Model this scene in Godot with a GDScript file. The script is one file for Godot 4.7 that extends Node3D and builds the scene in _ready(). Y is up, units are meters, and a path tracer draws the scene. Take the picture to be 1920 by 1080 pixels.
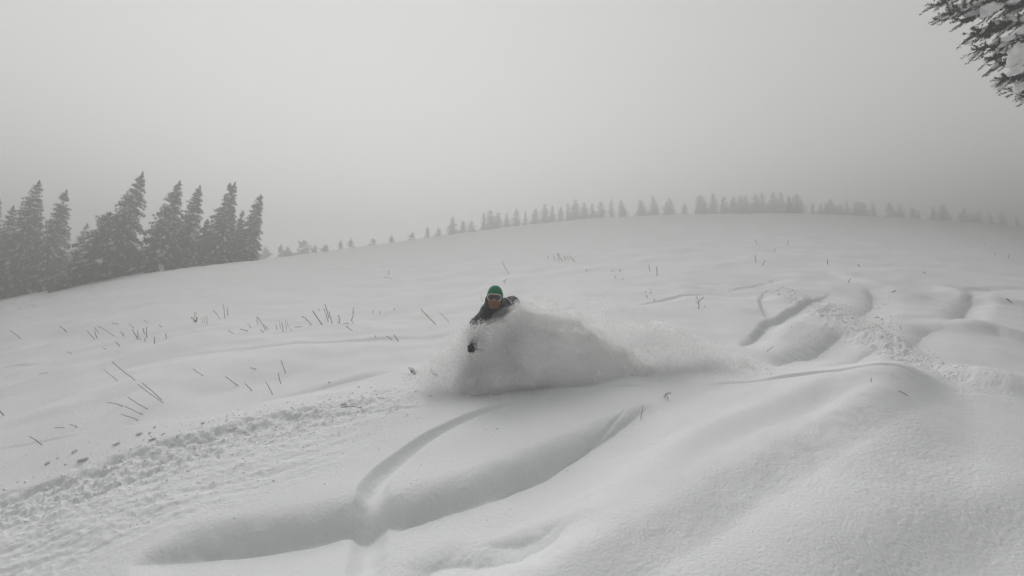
extends Node3D

# ---- the camera's place and the lens: used to carry measurements of the photograph (1920 x 1080) onto the hillside
const EYE_Y := 2.2
const PITCH := deg_to_rad(8.0)
const FOCAL := 960.0

var rng := RandomNumberGenerator.new()
var names := {}
var sky_t := PackedFloat32Array()
var sky_s := PackedFloat32Array()
var rough_noise := FastNoiseLite.new()
var soft_noise := FastNoiseLite.new()
var grain_noise := FastNoiseLite.new()
var edge_noise := FastNoiseLite.new()
var streak_noise := FastNoiseLite.new()
var row_d := PackedFloat32Array()
var col_t := PackedFloat32Array()
var height := PackedFloat32Array()


func _ready() -> void:
	rng.seed = 4
	# camera
	var cam := Camera3D.new()
	cam.name = "camera"
	cam.position = Vector3(0, EYE_Y, 0)
	cam.rotation.x = PITCH
	cam.fov = rad_to_deg(2.0 * atan(540.0 / FOCAL))
	cam.near = 0.05
	cam.far = 900.0
	add_child(cam)
	cam.current = true
	# sky, haze, exposure
	var env := Environment.new()
	env.background_mode = Environment.BG_SKY
	env.sky = Sky.new()
	env.sky.sky_material = overcast()
	env.background_energy_multiplier = 1.0
	env.tonemap_mode = Environment.TONE_MAPPER_LINEAR
	env.tonemap_exposure = 4.3
	env.volumetric_fog_enabled = true
	env.volumetric_fog_density = 0.0262
	env.volumetric_fog_albedo = Color(0.985, 0.99, 0.985)
	env.volumetric_fog_anisotropy = 0.32
	env.volumetric_fog_length = 200.0
	env.sdfgi_enabled = true
	env.ssao_enabled = true
	env.ssil_enabled = true
	var we := WorldEnvironment.new()
	we.name = "environment"
	we.environment = env
	add_child(we)
	# the sun behind the cloud, high to the left of the slope
	var sun := DirectionalLight3D.new()
	sun.name = "sun"
	sun.light_energy = 0.42
	sun.light_color = Color(1.0, 0.995, 0.985)
	sun.light_angular_distance = 36.0
	sun.shadow_enabled = true
	add_child(sun)
	sun.look_at_from_position(Vector3.ZERO, -Vector3(-0.32, 1.0, -0.80), Vector3.UP)

	setup_noise()
	build_ground()
	build_trees()
	build_near_spruce()
	build_skier()
	build_spray()
	build_stems()
	build_clods()


func overcast() -> PanoramaSkyMaterial:
	var w := 256
	var h := 128
	var im := Image.create(w, h, false, Image.FORMAT_RGBF)
	var glow := Vector3(-0.16, 0.42, -0.89).normalized()
	for y in h:
		var el := (0.5 - (y + 0.5) / h) * PI
		for x in w:
			var az := (x + 0.5) / w * TAU      # straight ahead (-z) is the picture's edge
			var d := Vector3(sin(az) * cos(el), sin(el), -cos(az) * cos(el))
			var a := acos(clampf(d.dot(glow), -1, 1))
			var e := maxf(el, 0.0)
			var l := 0.1 + 4.0 * exp(-e / 0.15) * (0.55 + 0.45 * exp(-a * a / 0.9)) + 0.0 * exp(-a * a / 0.5)
			if d.y < 0.0:
				l = 0.6
			im.set_pixel(x, y, Color(l * 0.985, l, l * 0.992))
	var m := PanoramaSkyMaterial.new()
	m.panorama = ImageTexture.create_from_image(im)
	return m


func setup_noise() -> void:
	for n in [[rough_noise, 1, 2.6, 3], [soft_noise, 2, 0.35, 3], [grain_noise, 3, 21.0, 2], [edge_noise, 4, 3.2, 3], [streak_noise, 5, 2.2, 3]]:
		n[0].seed = n[1]
		n[0].noise_type = FastNoiseLite.TYPE_SIMPLEX_SMOOTH
		n[0].frequency = n[2]
		n[0].fractal_type = FastNoiseLite.FRACTAL_FBM
		n[0].fractal_octaves = n[3]
	# the skyline of the slope as seen from the camera: (bearing, rise over run)
	for q in [[-700, 640], [-300, 600], [0, 562], [100, 545], [200, 525], [270, 512], [340, 503], [490, 487], [640, 468], [800, 446], [960, 425], [1120, 409], [1280, 402], [1480, 400], [1600, 404], [1750, 412], [1920, 428], [2300, 470], [2900, 540]]:
		var r := ray(q[0], q[1])
		sky_t.append(r.x)
		sky_s.append(r.y)


# ---- measurements ------------------------------------------------------------------------------------------------
func ray(px: float, py: float) -> Vector2:
	var x := (px - 960.0) / FOCAL
	var y := (540.0 - py) / FOCAL
	var f := cos(PITCH) - y * sin(PITCH)
	return Vector2(x / f, (sin(PITCH) + y * cos(PITCH)) / f)


func at_depth(px: float, py: float, d: float) -> Vector3:
	var r := ray(px, py)
	return Vector3(r.x * d, EYE_Y + r.y * d, -d)


func crest_of(t: float) -> float:      # where the slope begins to roll over
	return lerpf(27.0, 78.0, smoothstep(-0.62, 0.1, t))


func skyline_of(t: float) -> float:
	var n := sky_t.size()
	if t <= sky_t[0]:
		return sky_s[0]
	if t >= sky_t[n - 1]:
		return sky_s[n - 1]
	var k := sky_t.bsearch(t) - 1
	k = clampi(k, 0, n - 2)
	var u := (t - sky_t[k]) / (sky_t[k + 1] - sky_t[k])
	var a := sky_s[maxi(k - 1, 0)]
	var d := sky_s[mini(k + 2, n - 1)]
	return lerpf(lerpf(sky_s[k], sky_s[k + 1], u), cubic_interpolate(sky_s[k], sky_s[k + 1], a, d, u), 0.6)


const ROLL := 0.006

func steepness(t: float) -> float:
	var zs := crest_of(t)
	var z := sqrt(zs * zs + EYE_Y / ROLL)
	return skyline_of(t) + EYE_Y / z + ROLL * (z - zs) * (z - zs) / z


func slope_y(t: float, d: float, m: float, zs: float) -> float:
	var over := maxf(0.0, d - zs)
	var drop := ROLL * over * over
	if over > 36.0:
		drop = ROLL * 36.0 * (2.0 * over - 36.0)
	return m * d - drop


func base_y(t: float, d: float) -> float:
	return slope_y(t, d, steepness(t), crest_of(t))


func ground_hit(px: float, py: float, lift := 0.0) -> Vector3:     # where the sight line through that pixel meets the hillside
	var r := ray(px, py)
	var m := steepness(r.x)
	var zs := crest_of(r.x)
	var lo := 1.0
	var hi := sqrt(zs * zs + EYE_Y / ROLL)
	for k in 40:
		var mid := (lo + hi) * 0.5
		if slope_y(r.x, mid, m, zs) + lift - EYE_Y > r.y * mid:
			hi = mid
		else:
			lo = mid
	return Vector3(r.x * lo, slope_y(r.x, lo, m, zs), -lo)


func surface_y(x: float, d: float) -> float:          # height of the finished snow
	var t := x / d
	var i := clampi(row_d.bsearch(d) - 1, 0, row_d.size() - 2)
	var j := clampi(col_t.bsearch(t) - 1, 0, col_t.size() - 2)
	var nc := col_t.size()
	var u := clampf((d - row_d[i]) / (row_d[i + 1] - row_d[i]), 0, 1)
	var v := clampf((t - col_t[j]) / (col_t[j + 1] - col_t[j]), 0, 1)
	return lerpf(lerpf(height[i * nc + j], height[i * nc + j + 1], v), lerpf(height[(i + 1) * nc + j], height[(i + 1) * nc + j + 1], v), u)


func on_snow(px: float, py: float) -> Vector3:
	var p := ground_hit(px, py)
	return Vector3(p.x, surface_y(p.x, -p.z), p.z)


# ---- the snow slope ----------------------------------------------------------------------------------------------
func build_ground() -> void:
	var d := 1.7
	while d < 13.0:
		row_d.append(d)
		d *= 1.0034
	while d < 105.0:
		row_d.append(d)
		d *= 1.016
	while d < 112.0:
		row_d.append(d)
		d *= 1.07
	var t := -2.0
	while t < 2.0:
		col_t.append(t)
		var a := absf(t)
		t += 0.0029 if a < 1.12 else 0.0029 + (a - 1.12) * 0.06
	var nr := row_d.size()
	var nc := col_t.size()
	height.resize(nr * nc)
	var ms := PackedFloat32Array()
	var zs := PackedFloat32Array()
	for j in nc:
		ms.append(steepness(col_t[j]))
		zs.append(crest_of(col_t[j]))
	for i in nr:
		var dd := row_d[i]
		var fine := smoothstep(16.0, 8.0, dd)
		for j in nc:
			var x := col_t[j] * dd
			var y := slope_y(col_t[j], dd, ms[j], zs[j])
			y += soft_noise.get_noise_2d(x, dd) * (0.10 if dd > 6.0 else 0.05)
			if fine > 0.0:
				var patch := smoothstep(-0.05, 0.25, soft_noise.get_noise_2d(x * 1.7 + 40.0, dd * 1.7)) 
				y += grain_noise.get_noise_2d(x, dd) * 0.003 * fine * (0.2 + patch)
			height[i * nc + j] = y
	carve_all()
	var v := PackedVector3Array()
	var nrm := PackedVector3Array()
	v.resize(nr * nc)
	nrm.resize(nr * nc)
	for i in nr:
		var dd := row_d[i]
		for j in nc:
			v[i * nc + j] = Vector3(col_t[j] * dd, height[i * nc + j], -dd)
	for i in nr:
		var up := mini(i + 1, nr - 1) * nc
		var dn := maxi(i - 1, 0) * nc
		for j in nc:
			var a := v[up + j] - v[dn + j]
			var b := v[i * nc + mini(j + 1, nc - 1)] - v[i * nc + maxi(j - 1, 0)]
			nrm[i * nc + j] = b.cross(a).normalized()
	var idx := PackedInt32Array()
	idx.resize((nr - 1) * (nc - 1) * 6)
	var k := 0
	for i in nr - 1:
		for j in nc - 1:
			var q := i * nc + j
			idx[k] = q
			idx[k + 1] = q + nc
			idx[k + 2] = q + nc + 1
			idx[k + 3] = q
			idx[k + 4] = q + nc + 1
			idx[k + 5] = q + 1
			k += 6
	var arr := []
	arr.resize(Mesh.ARRAY_MAX)
	arr[Mesh.ARRAY_VERTEX] = v
	arr[Mesh.ARRAY_NORMAL] = nrm
	arr[Mesh.ARRAY_INDEX] = idx
	var mesh := ArrayMesh.new()
	mesh.add_surface_from_arrays(Mesh.PRIMITIVE_TRIANGLES, arr)
	build_lower_slope()
	var o := MeshInstance3D.new()
	o.name = "snow_slope"
	o.mesh = mesh
	o.material_override = snow_material()
	o.set_meta("kind", "structure")
	o.set_meta("label", "snow covered hillside crossed by ski tracks")
	add_child(o)


func build_lower_slope() -> void:       # the hillside goes on below and behind the place the photograph was taken from
	var st := SurfaceTool.new()
	st.begin(Mesh.PRIMITIVE_TRIANGLES)
	var ds := []
	var q := 2.2
	while q > -125.0:
		ds.append(q)
		q -= 0.25 + maxf(0.0, 1.7 - q) * 0.12
	var xs := []
	for k in range(-40, 41):
		xs.append(signf(k) * pow(absf(k) / 40.0, 2.2) * 130.0)
	for dd: float in ds:
		for x: float in xs:
			var dn: float = maxf(dd, 0.5)
			var t: float = clampf(x / dn, -2.6, 2.6)
			var y: float = steepness(t) * dn - 0.26 * (dn - dd) - 0.06
			if dd < 0.0:
				y += soft_noise.get_noise_2d(x * 0.5, dd * 0.5) * 0.3 - 0.02 * minf(1.0, -dd)
			st.add_vertex(Vector3(x, y, -dd))
	var n := xs.size()
	for i in ds.size() - 1:
		for j in n - 1:
			var a := i * n + j
			for e in [a, a + 1, a + n, a + 1, a + n + 1, a + n]:
				st.add_index(e)
	st.generate_normals()
	var o := MeshInstance3D.new()
	o.name = "lower_snow_slope"
	o.mesh = st.commit()
	o.material_override = snow_material()
	o.set_meta("kind", "structure")
	o.set_meta("label", "untouched snow slope falling away below the tracks")
	add_child(o)


func snow_material() -> StandardMaterial3D:
	var m := StandardMaterial3D.new()
	m.albedo_color = Color(0.885, 0.89, 0.895)
	m.roughness = 0.85
	m.metallic_specular = 0.25
	var n := FastNoiseLite.new()
	n.seed = 11
	n.frequency = 0.07
	n.fractal_octaves = 3
	var tx := NoiseTexture2D.new()
	tx.width = 512
	tx.height = 512
	tx.seamless = true
	tx.noise = n
	m.heightmap_enabled = true
	m.heightmap_texture = tx
	m.heightmap_scale = 0.5
	m.uv1_triplanar = true
	m.uv1_world_triplanar = true
	m.uv1_scale = Vector3.ONE * 0.9
	return m


# A stroke is a line across the snow given by pixels [px, py, strength, width]; its side with positive distance is the uphill one when it runs from left to right.
func carve(kind: String, pts: Array, deep: float, wide: float, reach: float, wobble := 0.0, sunk := 0.0) -> void:
	var p := PackedVector2Array()
	var amp := PackedFloat32Array()
	var wid := PackedFloat32Array()
	for q in pts:
		var rise: float = {"wall": -1.0, "trench": -0.6, "ridge": 0.8}.get(kind, 0.0) * deep * (q[2] if q.size() > 2 else 1.0)
		var g := ground_hit(q[0], q[1], (rise if deep > 0.05 else 0.0) - sunk)
		p.append(Vector2(g.x, -g.z))
		amp.append(q[2] if q.size() > 2 else 1.0)
		wid.append(q[3] if q.size() > 3 else 1.0)
	# round the line off
	for pass_ in 2:
		var p2 := PackedVector2Array([p[0]])
		var a2 := PackedFloat32Array([amp[0]])
		var w2 := PackedFloat32Array([wid[0]])
		for k in p.size() - 1:
			for f in [0.25, 0.75]:
				p2.append(p[k].lerp(p[k + 1], f))
				a2.append(lerpf(amp[k], amp[k + 1], f))
				w2.append(lerpf(wid[k], wid[k + 1], f))
		p2.append(p[p.size() - 1])
		a2.append(amp[amp.size() - 1])
		w2.append(wid[wid.size() - 1])
		p = p2
		amp = a2
		wid = w2
	var n := p.size()
	var nc := col_t.size()
	var r := maxf(wide, reach) * 1.35 + wobble
	for i in row_d.size():
		var dd := row_d[i]
		var segs := PackedInt32Array()
		var x0 := 1e9
		var x1 := -1e9
		for k in n - 1:
			if dd > minf(p[k].y, p[k + 1].y) - r and dd < maxf(p[k].y, p[k + 1].y) + r:
				segs.append(k)
				x0 = minf(x0, minf(p[k].x, p[k + 1].x))
				x1 = maxf(x1, maxf(p[k].x, p[k + 1].x))
		if segs.is_empty():
			continue
		var j0 := col_t.bsearch((x0 - r) / dd)
		var j1 := mini(col_t.bsearch((x1 + r) / dd), nc - 1)
		for j in range(j0, j1 + 1):
			var c := Vector2(col_t[j] * dd, dd)
			var best := 1e9
			var side := 1.0
			var a := 0.0
			var w := 1.0
			for k in segs:
				var e := p[k + 1] - p[k]
				var f := c - p[k]
				var u := clampf(f.dot(e) / e.length_squared(), 0.0, 1.0)
				var dist := (f - e * u).length_squared()
				if dist < best:
					best = dist
					side = signf(e.cross(f))
					a = lerpf(amp[k], amp[k + 1], u)
					w = lerpf(wid[k], wid[k + 1], u)
			best = sqrt(best) * side
			if wobble > 0.0:
				best += edge_noise.get_noise_2d(c.x, c.y) * wobble
			var h := 0.0
			match kind:
				"wall":           # a cut edge: rounded shoulder on the uphill side, floor rising slowly on the other
					if best > 0.0:
						var q := maxf(0.0, 1.0 - best / (wide * w))
						h = -q * q * (0.45 + 0.55 * q)
					else:
						var q := smoothstep(reach * w, 0.0, -best)
						h = -q
				"trench":         # a groove
					var q := maxf(0.0, 1.0 - best * best / (wide * wide * w * w))
					h = -q * sqrt(q)
				"ridge":          # a drift: long back uphill, short face downhill
					var q := maxf(0.0, 1.0 - absf(best) / ((wide if best > 0.0 else reach) * w))
					h = q * q * (3.0 - 2.0 * q)
				"rough":          # churned snow
					var q := smoothstep(wide * w, wide * w * 0.35, absf(best))
					if q > 0.0:
						var z := rough_noise.get_noise_2d(c.x * 1.4, c.y * 1.4)
						h = q * (z * 0.8 + absf(rough_noise.get_noise_2d(c.x * 4.0 + 9.0, c.y * 4.0)) * 0.5 + 0.22 * grain_noise.get_noise_2d(c.x * 0.9, c.y * 0.9))
				"streak":
					var q := smoothstep(wide * w, wide * w * 0.3, absf(best))
					if q > 0.0:
						h = q * (streak_noise.get_noise_2d((c.x * 0.86 + c.y * 0.5) * 0.9, (c.y * 0.86 - c.x * 0.5) * 2.4) + 0.6 * rough_noise.get_noise_2d(c.x * 2.0, c.y * 2.0 + 7.0) + 0.35 * grain_noise.get_noise_2d(c.x * 0.6, c.y * 0.8))
			height[i * nc + j] += h * deep * a


func carve_all() -> void:
	# the big fresh track across the front, cut in two by the narrow groove
	carve("wall", [[240, 1070, 0, 0.5], [330, 1063, 0.7, 0.8], [420, 1052], [560, 1030], [650, 1010], [700, 1002], [740, 999], [790, 982], [870, 955], [960, 919], [1050, 880], [1130, 832, 0.8, 0.8], [1185, 790, 0.4, 0.45], [1225, 760, 0, 0.25]], 0.17, 0.28, 1.2, 0.02)
	carve("trench", [[330, 1064, 0], [420, 1053, 0.5], [480, 1043, 1], [560, 1031, 0.3], [650, 1011, 0.8], [690, 1003, 0]], 0.035, 0.02, 0.02, 0.02, 0.16)
	carve("trench", [[735, 1001, 0], [780, 986, 1], [830, 969, 0.2], [870, 956, 0.4], [920, 937, 0.2], [960, 920, 1], [1000, 903, 0.9], [1050, 881, 0.3], [1130, 833, 0.6], [1185, 791, 0]], 0.04, 0.02, 0.02, 0.02, 0.16)
	carve("trench", [[684, 1100, 0.4], [688, 1040, 0.7], [694, 1000, 0.8, 1.0], [692, 960, 1.0, 1.0], [704, 915, 1.0, 1.0], [734, 876, 0.9, 0.9], [800, 823, 0.8, 0.75], [880, 782, 0.6, 0.65], [965, 757, 0.2, 0.5]], 0.10, 0.14, 0.14, 0.012)
	# lower drifts in front of it
	carve("wall", [[740, 1088, 0], [780, 1078, 0.9], [835, 1047], [860, 1052], [900, 1060], [960, 1050], [1010, 1024], [1060, 986, 0.5], [1100, 955, 0]], 0.085, 0.3, 0.45, 0.04)
	carve("wall", [[900, 1002, 0], [950, 996, 1], [1000, 985, 1], [1070, 950, 0]], 0.05, 0.16, 0.3, 0.03)
	# soft dunes on the right
	carve("ridge", [[1040, 980, 0], [1240, 838, 0.8], [1400, 768, 1], [1540, 722, 1], [1690, 706, 0.7], [1760, 700, 0]], 0.10, 0.7, 0.4, 0.015)
	carve("ridge", [[960, 1095, 0.3], [1200, 965, 1], [1400, 860, 1], [1560, 772, 1], [1690, 716, 1], [1730, 690, 0]], 0.13, 0.75, 0.42, 0.015)
	carve("ridge", [[1700, 712, 0.6], [1680, 770, 1], [1640, 850, 1], [1520, 960, 0.8], [1330, 1090, 0.5]], 0.12, 0.6, 0.6, 0.015)
	carve("ridge", [[1560, 1090, 0.4], [1700, 985, 1], [1830, 925, 0.8], [1950, 900, 0.3]], 0.07, 0.5, 0.35, 0.015)
	# older tracks on the right
	carve("wall", [[1385, 652, 0], [1410, 640, 0.8], [1445, 612, 1], [1490, 590, 1], [1530, 566, 0.6], [1560, 548, 0]], 0.12, 0.12, 0.4, 0.03)
	carve("wall", [[1350, 548, 0], [1400, 537, 0.5], [1450, 527, 0.6], [1500, 522, 0]], 0.08, 0.1, 0.4, 0.02)
	carve("wall", [[1440, 600, 0], [1432, 588, 1], [1424, 568, 1], [1432, 548, 0.4], [1450, 540, 0]], 0.06, 0.08, 0.5, 0.02)
	carve("wall", [[1440, 694, 0, 0.6], [1480, 687, 0.8], [1520, 672, 1], [1553, 652, 1], [1572, 634, 0.8, 0.8], [1585, 615, 0]], 0.17, 0.38, 0.8, 0.03)
	carve("wall", [[1540, 700, 0], [1600, 672, 1], [1640, 650, 0.7], [1680, 640, 0]], 0.07, 0.25, 0.5, 0.02)
	carve("ridge", [[1560, 500, 0], [1590, 515, 1], [1650, 532, 1], [1710, 548, 0.8], [1740, 560, 0]], 0.10, 0.5, 0.45, 0.02)
	carve("wall", [[1600, 600, 0], [1625, 592, 0.8], [1638, 575, 1], [1634, 550, 0.7], [1615, 530, 0]], 0.12, 0.35, 0.6, 0.02)
	carve("wall", [[1780, 612, 0], [1800, 600, 0.8], [1818, 578, 1], [1828, 560, 1], [1820, 548, 0.4], [1806, 540, 0]], 0.15, 0.35, 0.5, 0.02)
	carve("ridge", [[1730, 600, 0], [1800, 612, 0.8], [1850, 608, 1], [1920, 626, 1], [2000, 650, 0]], 0.14, 0.7, 0.45, 0.015)
	carve("ridge", [[1740, 528, 0], [1800, 545, 1], [1860, 556, 1], [1930, 568, 1], [2000, 575, 0]], 0.12, 0.7, 0.5, 0.02)
	carve("wall", [[1790, 546, 0], [1830, 543, 1], [1880, 543, 1], [1960, 546, 0]], 0.08, 0.2, 0.5, 0.0)
	carve("wall", [[1690, 672, 0], [1712, 655, 0.8], [1735, 632, 1], [1770, 624, 0.5], [1800, 622, 0]], 0.10, 0.4, 0.6, 0.02)
	carve("ridge", [[1780, 680, 0], [1850, 692, 1], [1920, 712, 1], [2000, 735, 0]], 0.16, 0.8, 0.5, 0.015)
	carve("wall", [[1600, 503, 0], [1640, 501, 0.7], [1760, 499, 0.7], [1800, 497, 0]], 0.06, 0.2, 0.8, 0.0)
	carve("wall", [[1190, 572, 0], [1220, 565, 0.8], [1290, 556, 0.8], [1330, 550, 0]], 0.05, 0.1, 0.4, 0.0)
	carve("rough", [[1380, 535, 0.4], [1460, 540, 1], [1550, 585, 1.2], [1640, 630, 1.1], [1720, 675, 0.8], [1820, 715, 0.4]], 0.045, 0.55, 0.55)
	# the churned band on the left and the wind-scoured snow below it
	carve("wall", [[-120, 985, 0.5], [0, 948, 0.8], [130, 905, 1], [250, 868, 0.9], [350, 838, 1], [450, 808, 1], [550, 785, 0.8], [650, 765, 0.5], [760, 742, 0]], 0.075, 0.3, 0.9, 0.22)
	carve("rough", [[-120, 1000, 1], [100, 930, 1.1], [300, 862, 1], [460, 812, 0.9], [620, 775, 0.7], [780, 742, 0.3]], 0.075, 0.6, 0.6)
	carve("streak", [[-100, 1080, 1], [150, 990, 1], [350, 900, 1], [560, 830, 0.6], [700, 790, 0]], 0.022, 1.0, 1.0)
	# faint old lines
	carve("wall", [[280, 672, 0], [420, 655, 0.6], [600, 645, 1], [740, 632, 1], [850, 625, 0]], 0.035, 0.16, 0.6)
	carve("wall", [[470, 752, 0], [560, 730, 1], [680, 700, 1], [760, 688, 0]], 0.04, 0.2, 0.5)
	carve("wall", [[-60, 690, 1], [40, 688, 1], [95, 686, 0]], 0.04, 0.15, 0.4)
	carve("trench", [[1080, 724, 0.4], [1110, 723, 1], [1138, 719, 0.3]], 0.035, 0.09, 0.09, 0.01)


# ---- making things -----------------------------------------------------------------------------------------------
class Shape:
	var v := PackedVector3Array()
	var n := PackedVector3Array()
	var c := PackedColorArray()

	func tri(a: Vector3, b: Vector3, d: Vector3, col := Color.WHITE) -> void:
		var m := (d - a).cross(b - a).normalized()
		v.append(a); v.append(b); v.append(d)
		n.append(m); n.append(m); n.append(m)
		c.append(col); c.append(col); c.append(col)

	func smooth_tri(a: Vector3, b: Vector3, d: Vector3, na: Vector3, nb: Vector3, nd: Vector3, col := Color.WHITE) -> void:
		v.append(a)
		if (d - a).cross(b - a).dot(na + nb + nd) >= 0.0:
			v.append(b); v.append(d)
			n.append(na); n.append(nb); n.append(nd)
		else:
			v.append(d); v.append(b)
			n.append(na); n.append(nd); n.append(nb)
		c.append(col); c.append(col); c.append(col)

	func quad(a: Vector3, b: Vector3, d: Vector3, e: Vector3, na: Vector3, nb: Vector3, nd: Vector3, ne: Vector3, col := Color.WHITE) -> void:
		smooth_tri(a, b, d, na, nb, nd, col)
		smooth_tri(a, d, e, na, nd, ne, col)

	func tube(pts: Array, radii: Array, sides: int, col := Color.WHITE) -> void:
		var rings := []
		var side := Vector3.ZERO
		for k in pts.size():
			var dir: Vector3 = (pts[mini(k + 1, pts.size() - 1)] - pts[maxi(k - 1, 0)]).normalized()
			if side == Vector3.ZERO:
				side = dir.cross(Vector3.UP if absf(dir.y) < 0.9 else Vector3.RIGHT).normalized()
			side = (side - dir * side.dot(dir)).normalized()
			var up := side.cross(dir)
			var ring := []
			for j in sides:
				var a := TAU * j / sides
				ring.append(side * cos(a) + up * sin(a))
			rings.append(ring)
		for k in pts.size() - 1:
			for j in sides:
				var j2 := (j + 1) % sides
				var a: Vector3 = rings[k][j]
				var b: Vector3 = rings[k][j2]
				var d: Vector3 = rings[k + 1][j2]
				var e: Vector3 = rings[k + 1][j]
				quad(pts[k] + a * radii[k], pts[k + 1] + e * radii[k + 1], pts[k + 1] + d * radii[k + 1], pts[k] + b * radii[k], a, e, d, b, col)
		for end in [0, pts.size() - 1]:
			for j in sides:
				var a: Vector3 = rings[end][j] * radii[end]
				var b: Vector3 = rings[end][(j + 1) % sides] * radii[end]
				if end == 0:
					tri(pts[end], pts[end] + a, pts[end] + b, col)
				else:
					tri(pts[end], pts[end] + b, pts[end] + a, col)

	# a lump: a ball with the given half axes, dented by noise
	func lump(at: Vector3, ax: Vector3, ay: Vector3, az: Vector3, rings: int, sides: int, noise: FastNoiseLite, dent: float, col := Color.WHITE) -> void:
		var p := []
		for i in rings + 1:
			var la := PI * (float(i) / rings - 0.5)
			for j in sides:
				var lo := TAU * j / sides
				var d := Vector3(cos(la) * cos(lo), sin(la), cos(la) * sin(lo))
				var q := at + ax * d.x + ay * d.y + az * d.z
				var k := 1.0
				if dent > 0.0:
					k = 1.0 + dent * noise.get_noise_3dv(d * 0.45 + at * 1.7)
				p.append(at + (q - at) * k)
		var m := []
		for i in rings + 1:
			for j in sides:
				var dj: Vector3 = p[i * sides + (j + 1) % sides] - p[i * sides + (j + sides - 1) % sides]
				var di: Vector3 = p[mini(i + 1, rings) * sides + j] - p[maxi(i - 1, 0) * sides + j]
				var nn := di.cross(dj)
				m.append(nn.normalized() if nn.length() > 1e-9 else ((p[i * sides + j] - at) as Vector3).normalized())
		for i in rings:
			for j in sides:
				var a := i * sides + j
				var b := i * sides + (j + 1) % sides
				quad(p[a], p[a + sides], p[b + sides], p[b], m[a], m[a + sides], m[b + sides], m[b], col)

	func mesh() -> ArrayMesh:
		var arr := []
		arr.resize(Mesh.ARRAY_MAX)
		arr[Mesh.ARRAY_VERTEX] = v
		arr[Mesh.ARRAY_NORMAL] = n
		arr[Mesh.ARRAY_COLOR] = c
		var m := ArrayMesh.new()
		m.add_surface_from_arrays(Mesh.PRIMITIVE_TRIANGLES, arr)
		return m


func numbered(called: String) -> String:
	var k: int = names.get(called, 0)
	names[called] = k + 1
	return called if k == 0 else "%s_%03d" % [called, k]


func thing(called: String, label: String, category: String, at: Vector3, group := "") -> Node3D:
	var o := Node3D.new()
	o.name = numbered(called)
	o.position = at
	add_child(o, true)
	tag(o, label, category, group)
	return o


func tag(o: Node, label: String, category: String, group := "") -> void:
	o.set_meta("label", label)
	o.set_meta("category", category)
	if group != "":
		o.set_meta("group", group)


func part(called: String, mesh: Mesh, m: Material, parent: Node) -> MeshInstance3D:
	var o := MeshInstance3D.new()
	o.name = numbered(called) if parent == self else called
	o.mesh = mesh
	o.material_override = m
	parent.add_child(o, true)
	return o


func plain(c: Color, rough := 0.9, tinted := false) -> StandardMaterial3D:
	var m := StandardMaterial3D.new()
	m.albedo_color = c.linear_to_srgb()
	m.roughness = rough
	m.metallic_specular = 0.3
	m.vertex_color_use_as_albedo = tinted
	return m


var made := {}

func material(called: String) -> StandardMaterial3D:
	if made.has(called):
		return made[called]
	var m: StandardMaterial3D
	match called:
		"bark": m = plain(Color(0.075, 0.062, 0.052))
		"needles": m = plain(Color.WHITE, 0.85, true)
		"lying_snow":
			m = plain(Color(0.94, 0.94, 0.94), 0.9)
		"grain":
			m = plain(Color(0.98, 0.98, 0.98), 0.9)
			m.refraction_enabled = true        # ice: light goes through the grains
			m.refraction_scale = 0.031
			m.albedo_color.a = 0.35
			m.roughness = 0.3
		"veil":
			m = plain(Color(0.92, 0.92, 0.92, 1.0), 0.95)
			m.transparency = BaseMaterial3D.TRANSPARENCY_ALPHA
			m.albedo_color.a = 0.22
			m.backlight_enabled = true
			m.backlight = Color(0.9, 0.9, 0.9)
		"stem": m = plain(Color(0.13, 0.11, 0.085), 0.9)
		"cloth": m = cloth()
		"beanie": m = knit()
		"white_plastic": m = plain(Color(0.7, 0.68, 0.66), 0.35)
		"black": m = plain(Color(0.012, 0.012, 0.013), 0.6)
		"lens":
			m = plain(Color(0.035, 0.018, 0.018), 0.12)
			m.metallic_specular = 0.6
		"beard": m = plain(Color.WHITE, 0.9, true)
		"leather": m = plain(Color(0.014, 0.014, 0.016), 0.55)
		"alloy":
			m = plain(Color(0.25, 0.26, 0.27), 0.35)
			m.metallic = 0.7
		"ski": m = plain(Color(0.03, 0.032, 0.036), 0.35)
	made[called] = m
	return m


func cloth() -> StandardMaterial3D:
	var m := plain(Color.WHITE, 0.75, true)
	m.rim_enabled = true
	m.rim = 0.25
	var n := FastNoiseLite.new()
	n.seed = 5
	n.frequency = 0.035
	n.fractal_octaves = 3
	var tx := NoiseTexture2D.new()
	tx.width = 256
	tx.height = 256
	tx.seamless = true
	tx.noise = n
	m.heightmap_enabled = true
	m.heightmap_texture = tx
	m.heightmap_scale = 1.2
	m.uv1_triplanar = true
	m.uv1_scale = Vector3.ONE * 3.0
	return m


func knit() -> StandardMaterial3D:
	var m := plain(Color(0.006, 0.17, 0.085), 0.95)
	m.rim_enabled = true
	m.rim = 0.3
	m.rim_tint = 0.8
	return m


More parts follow.
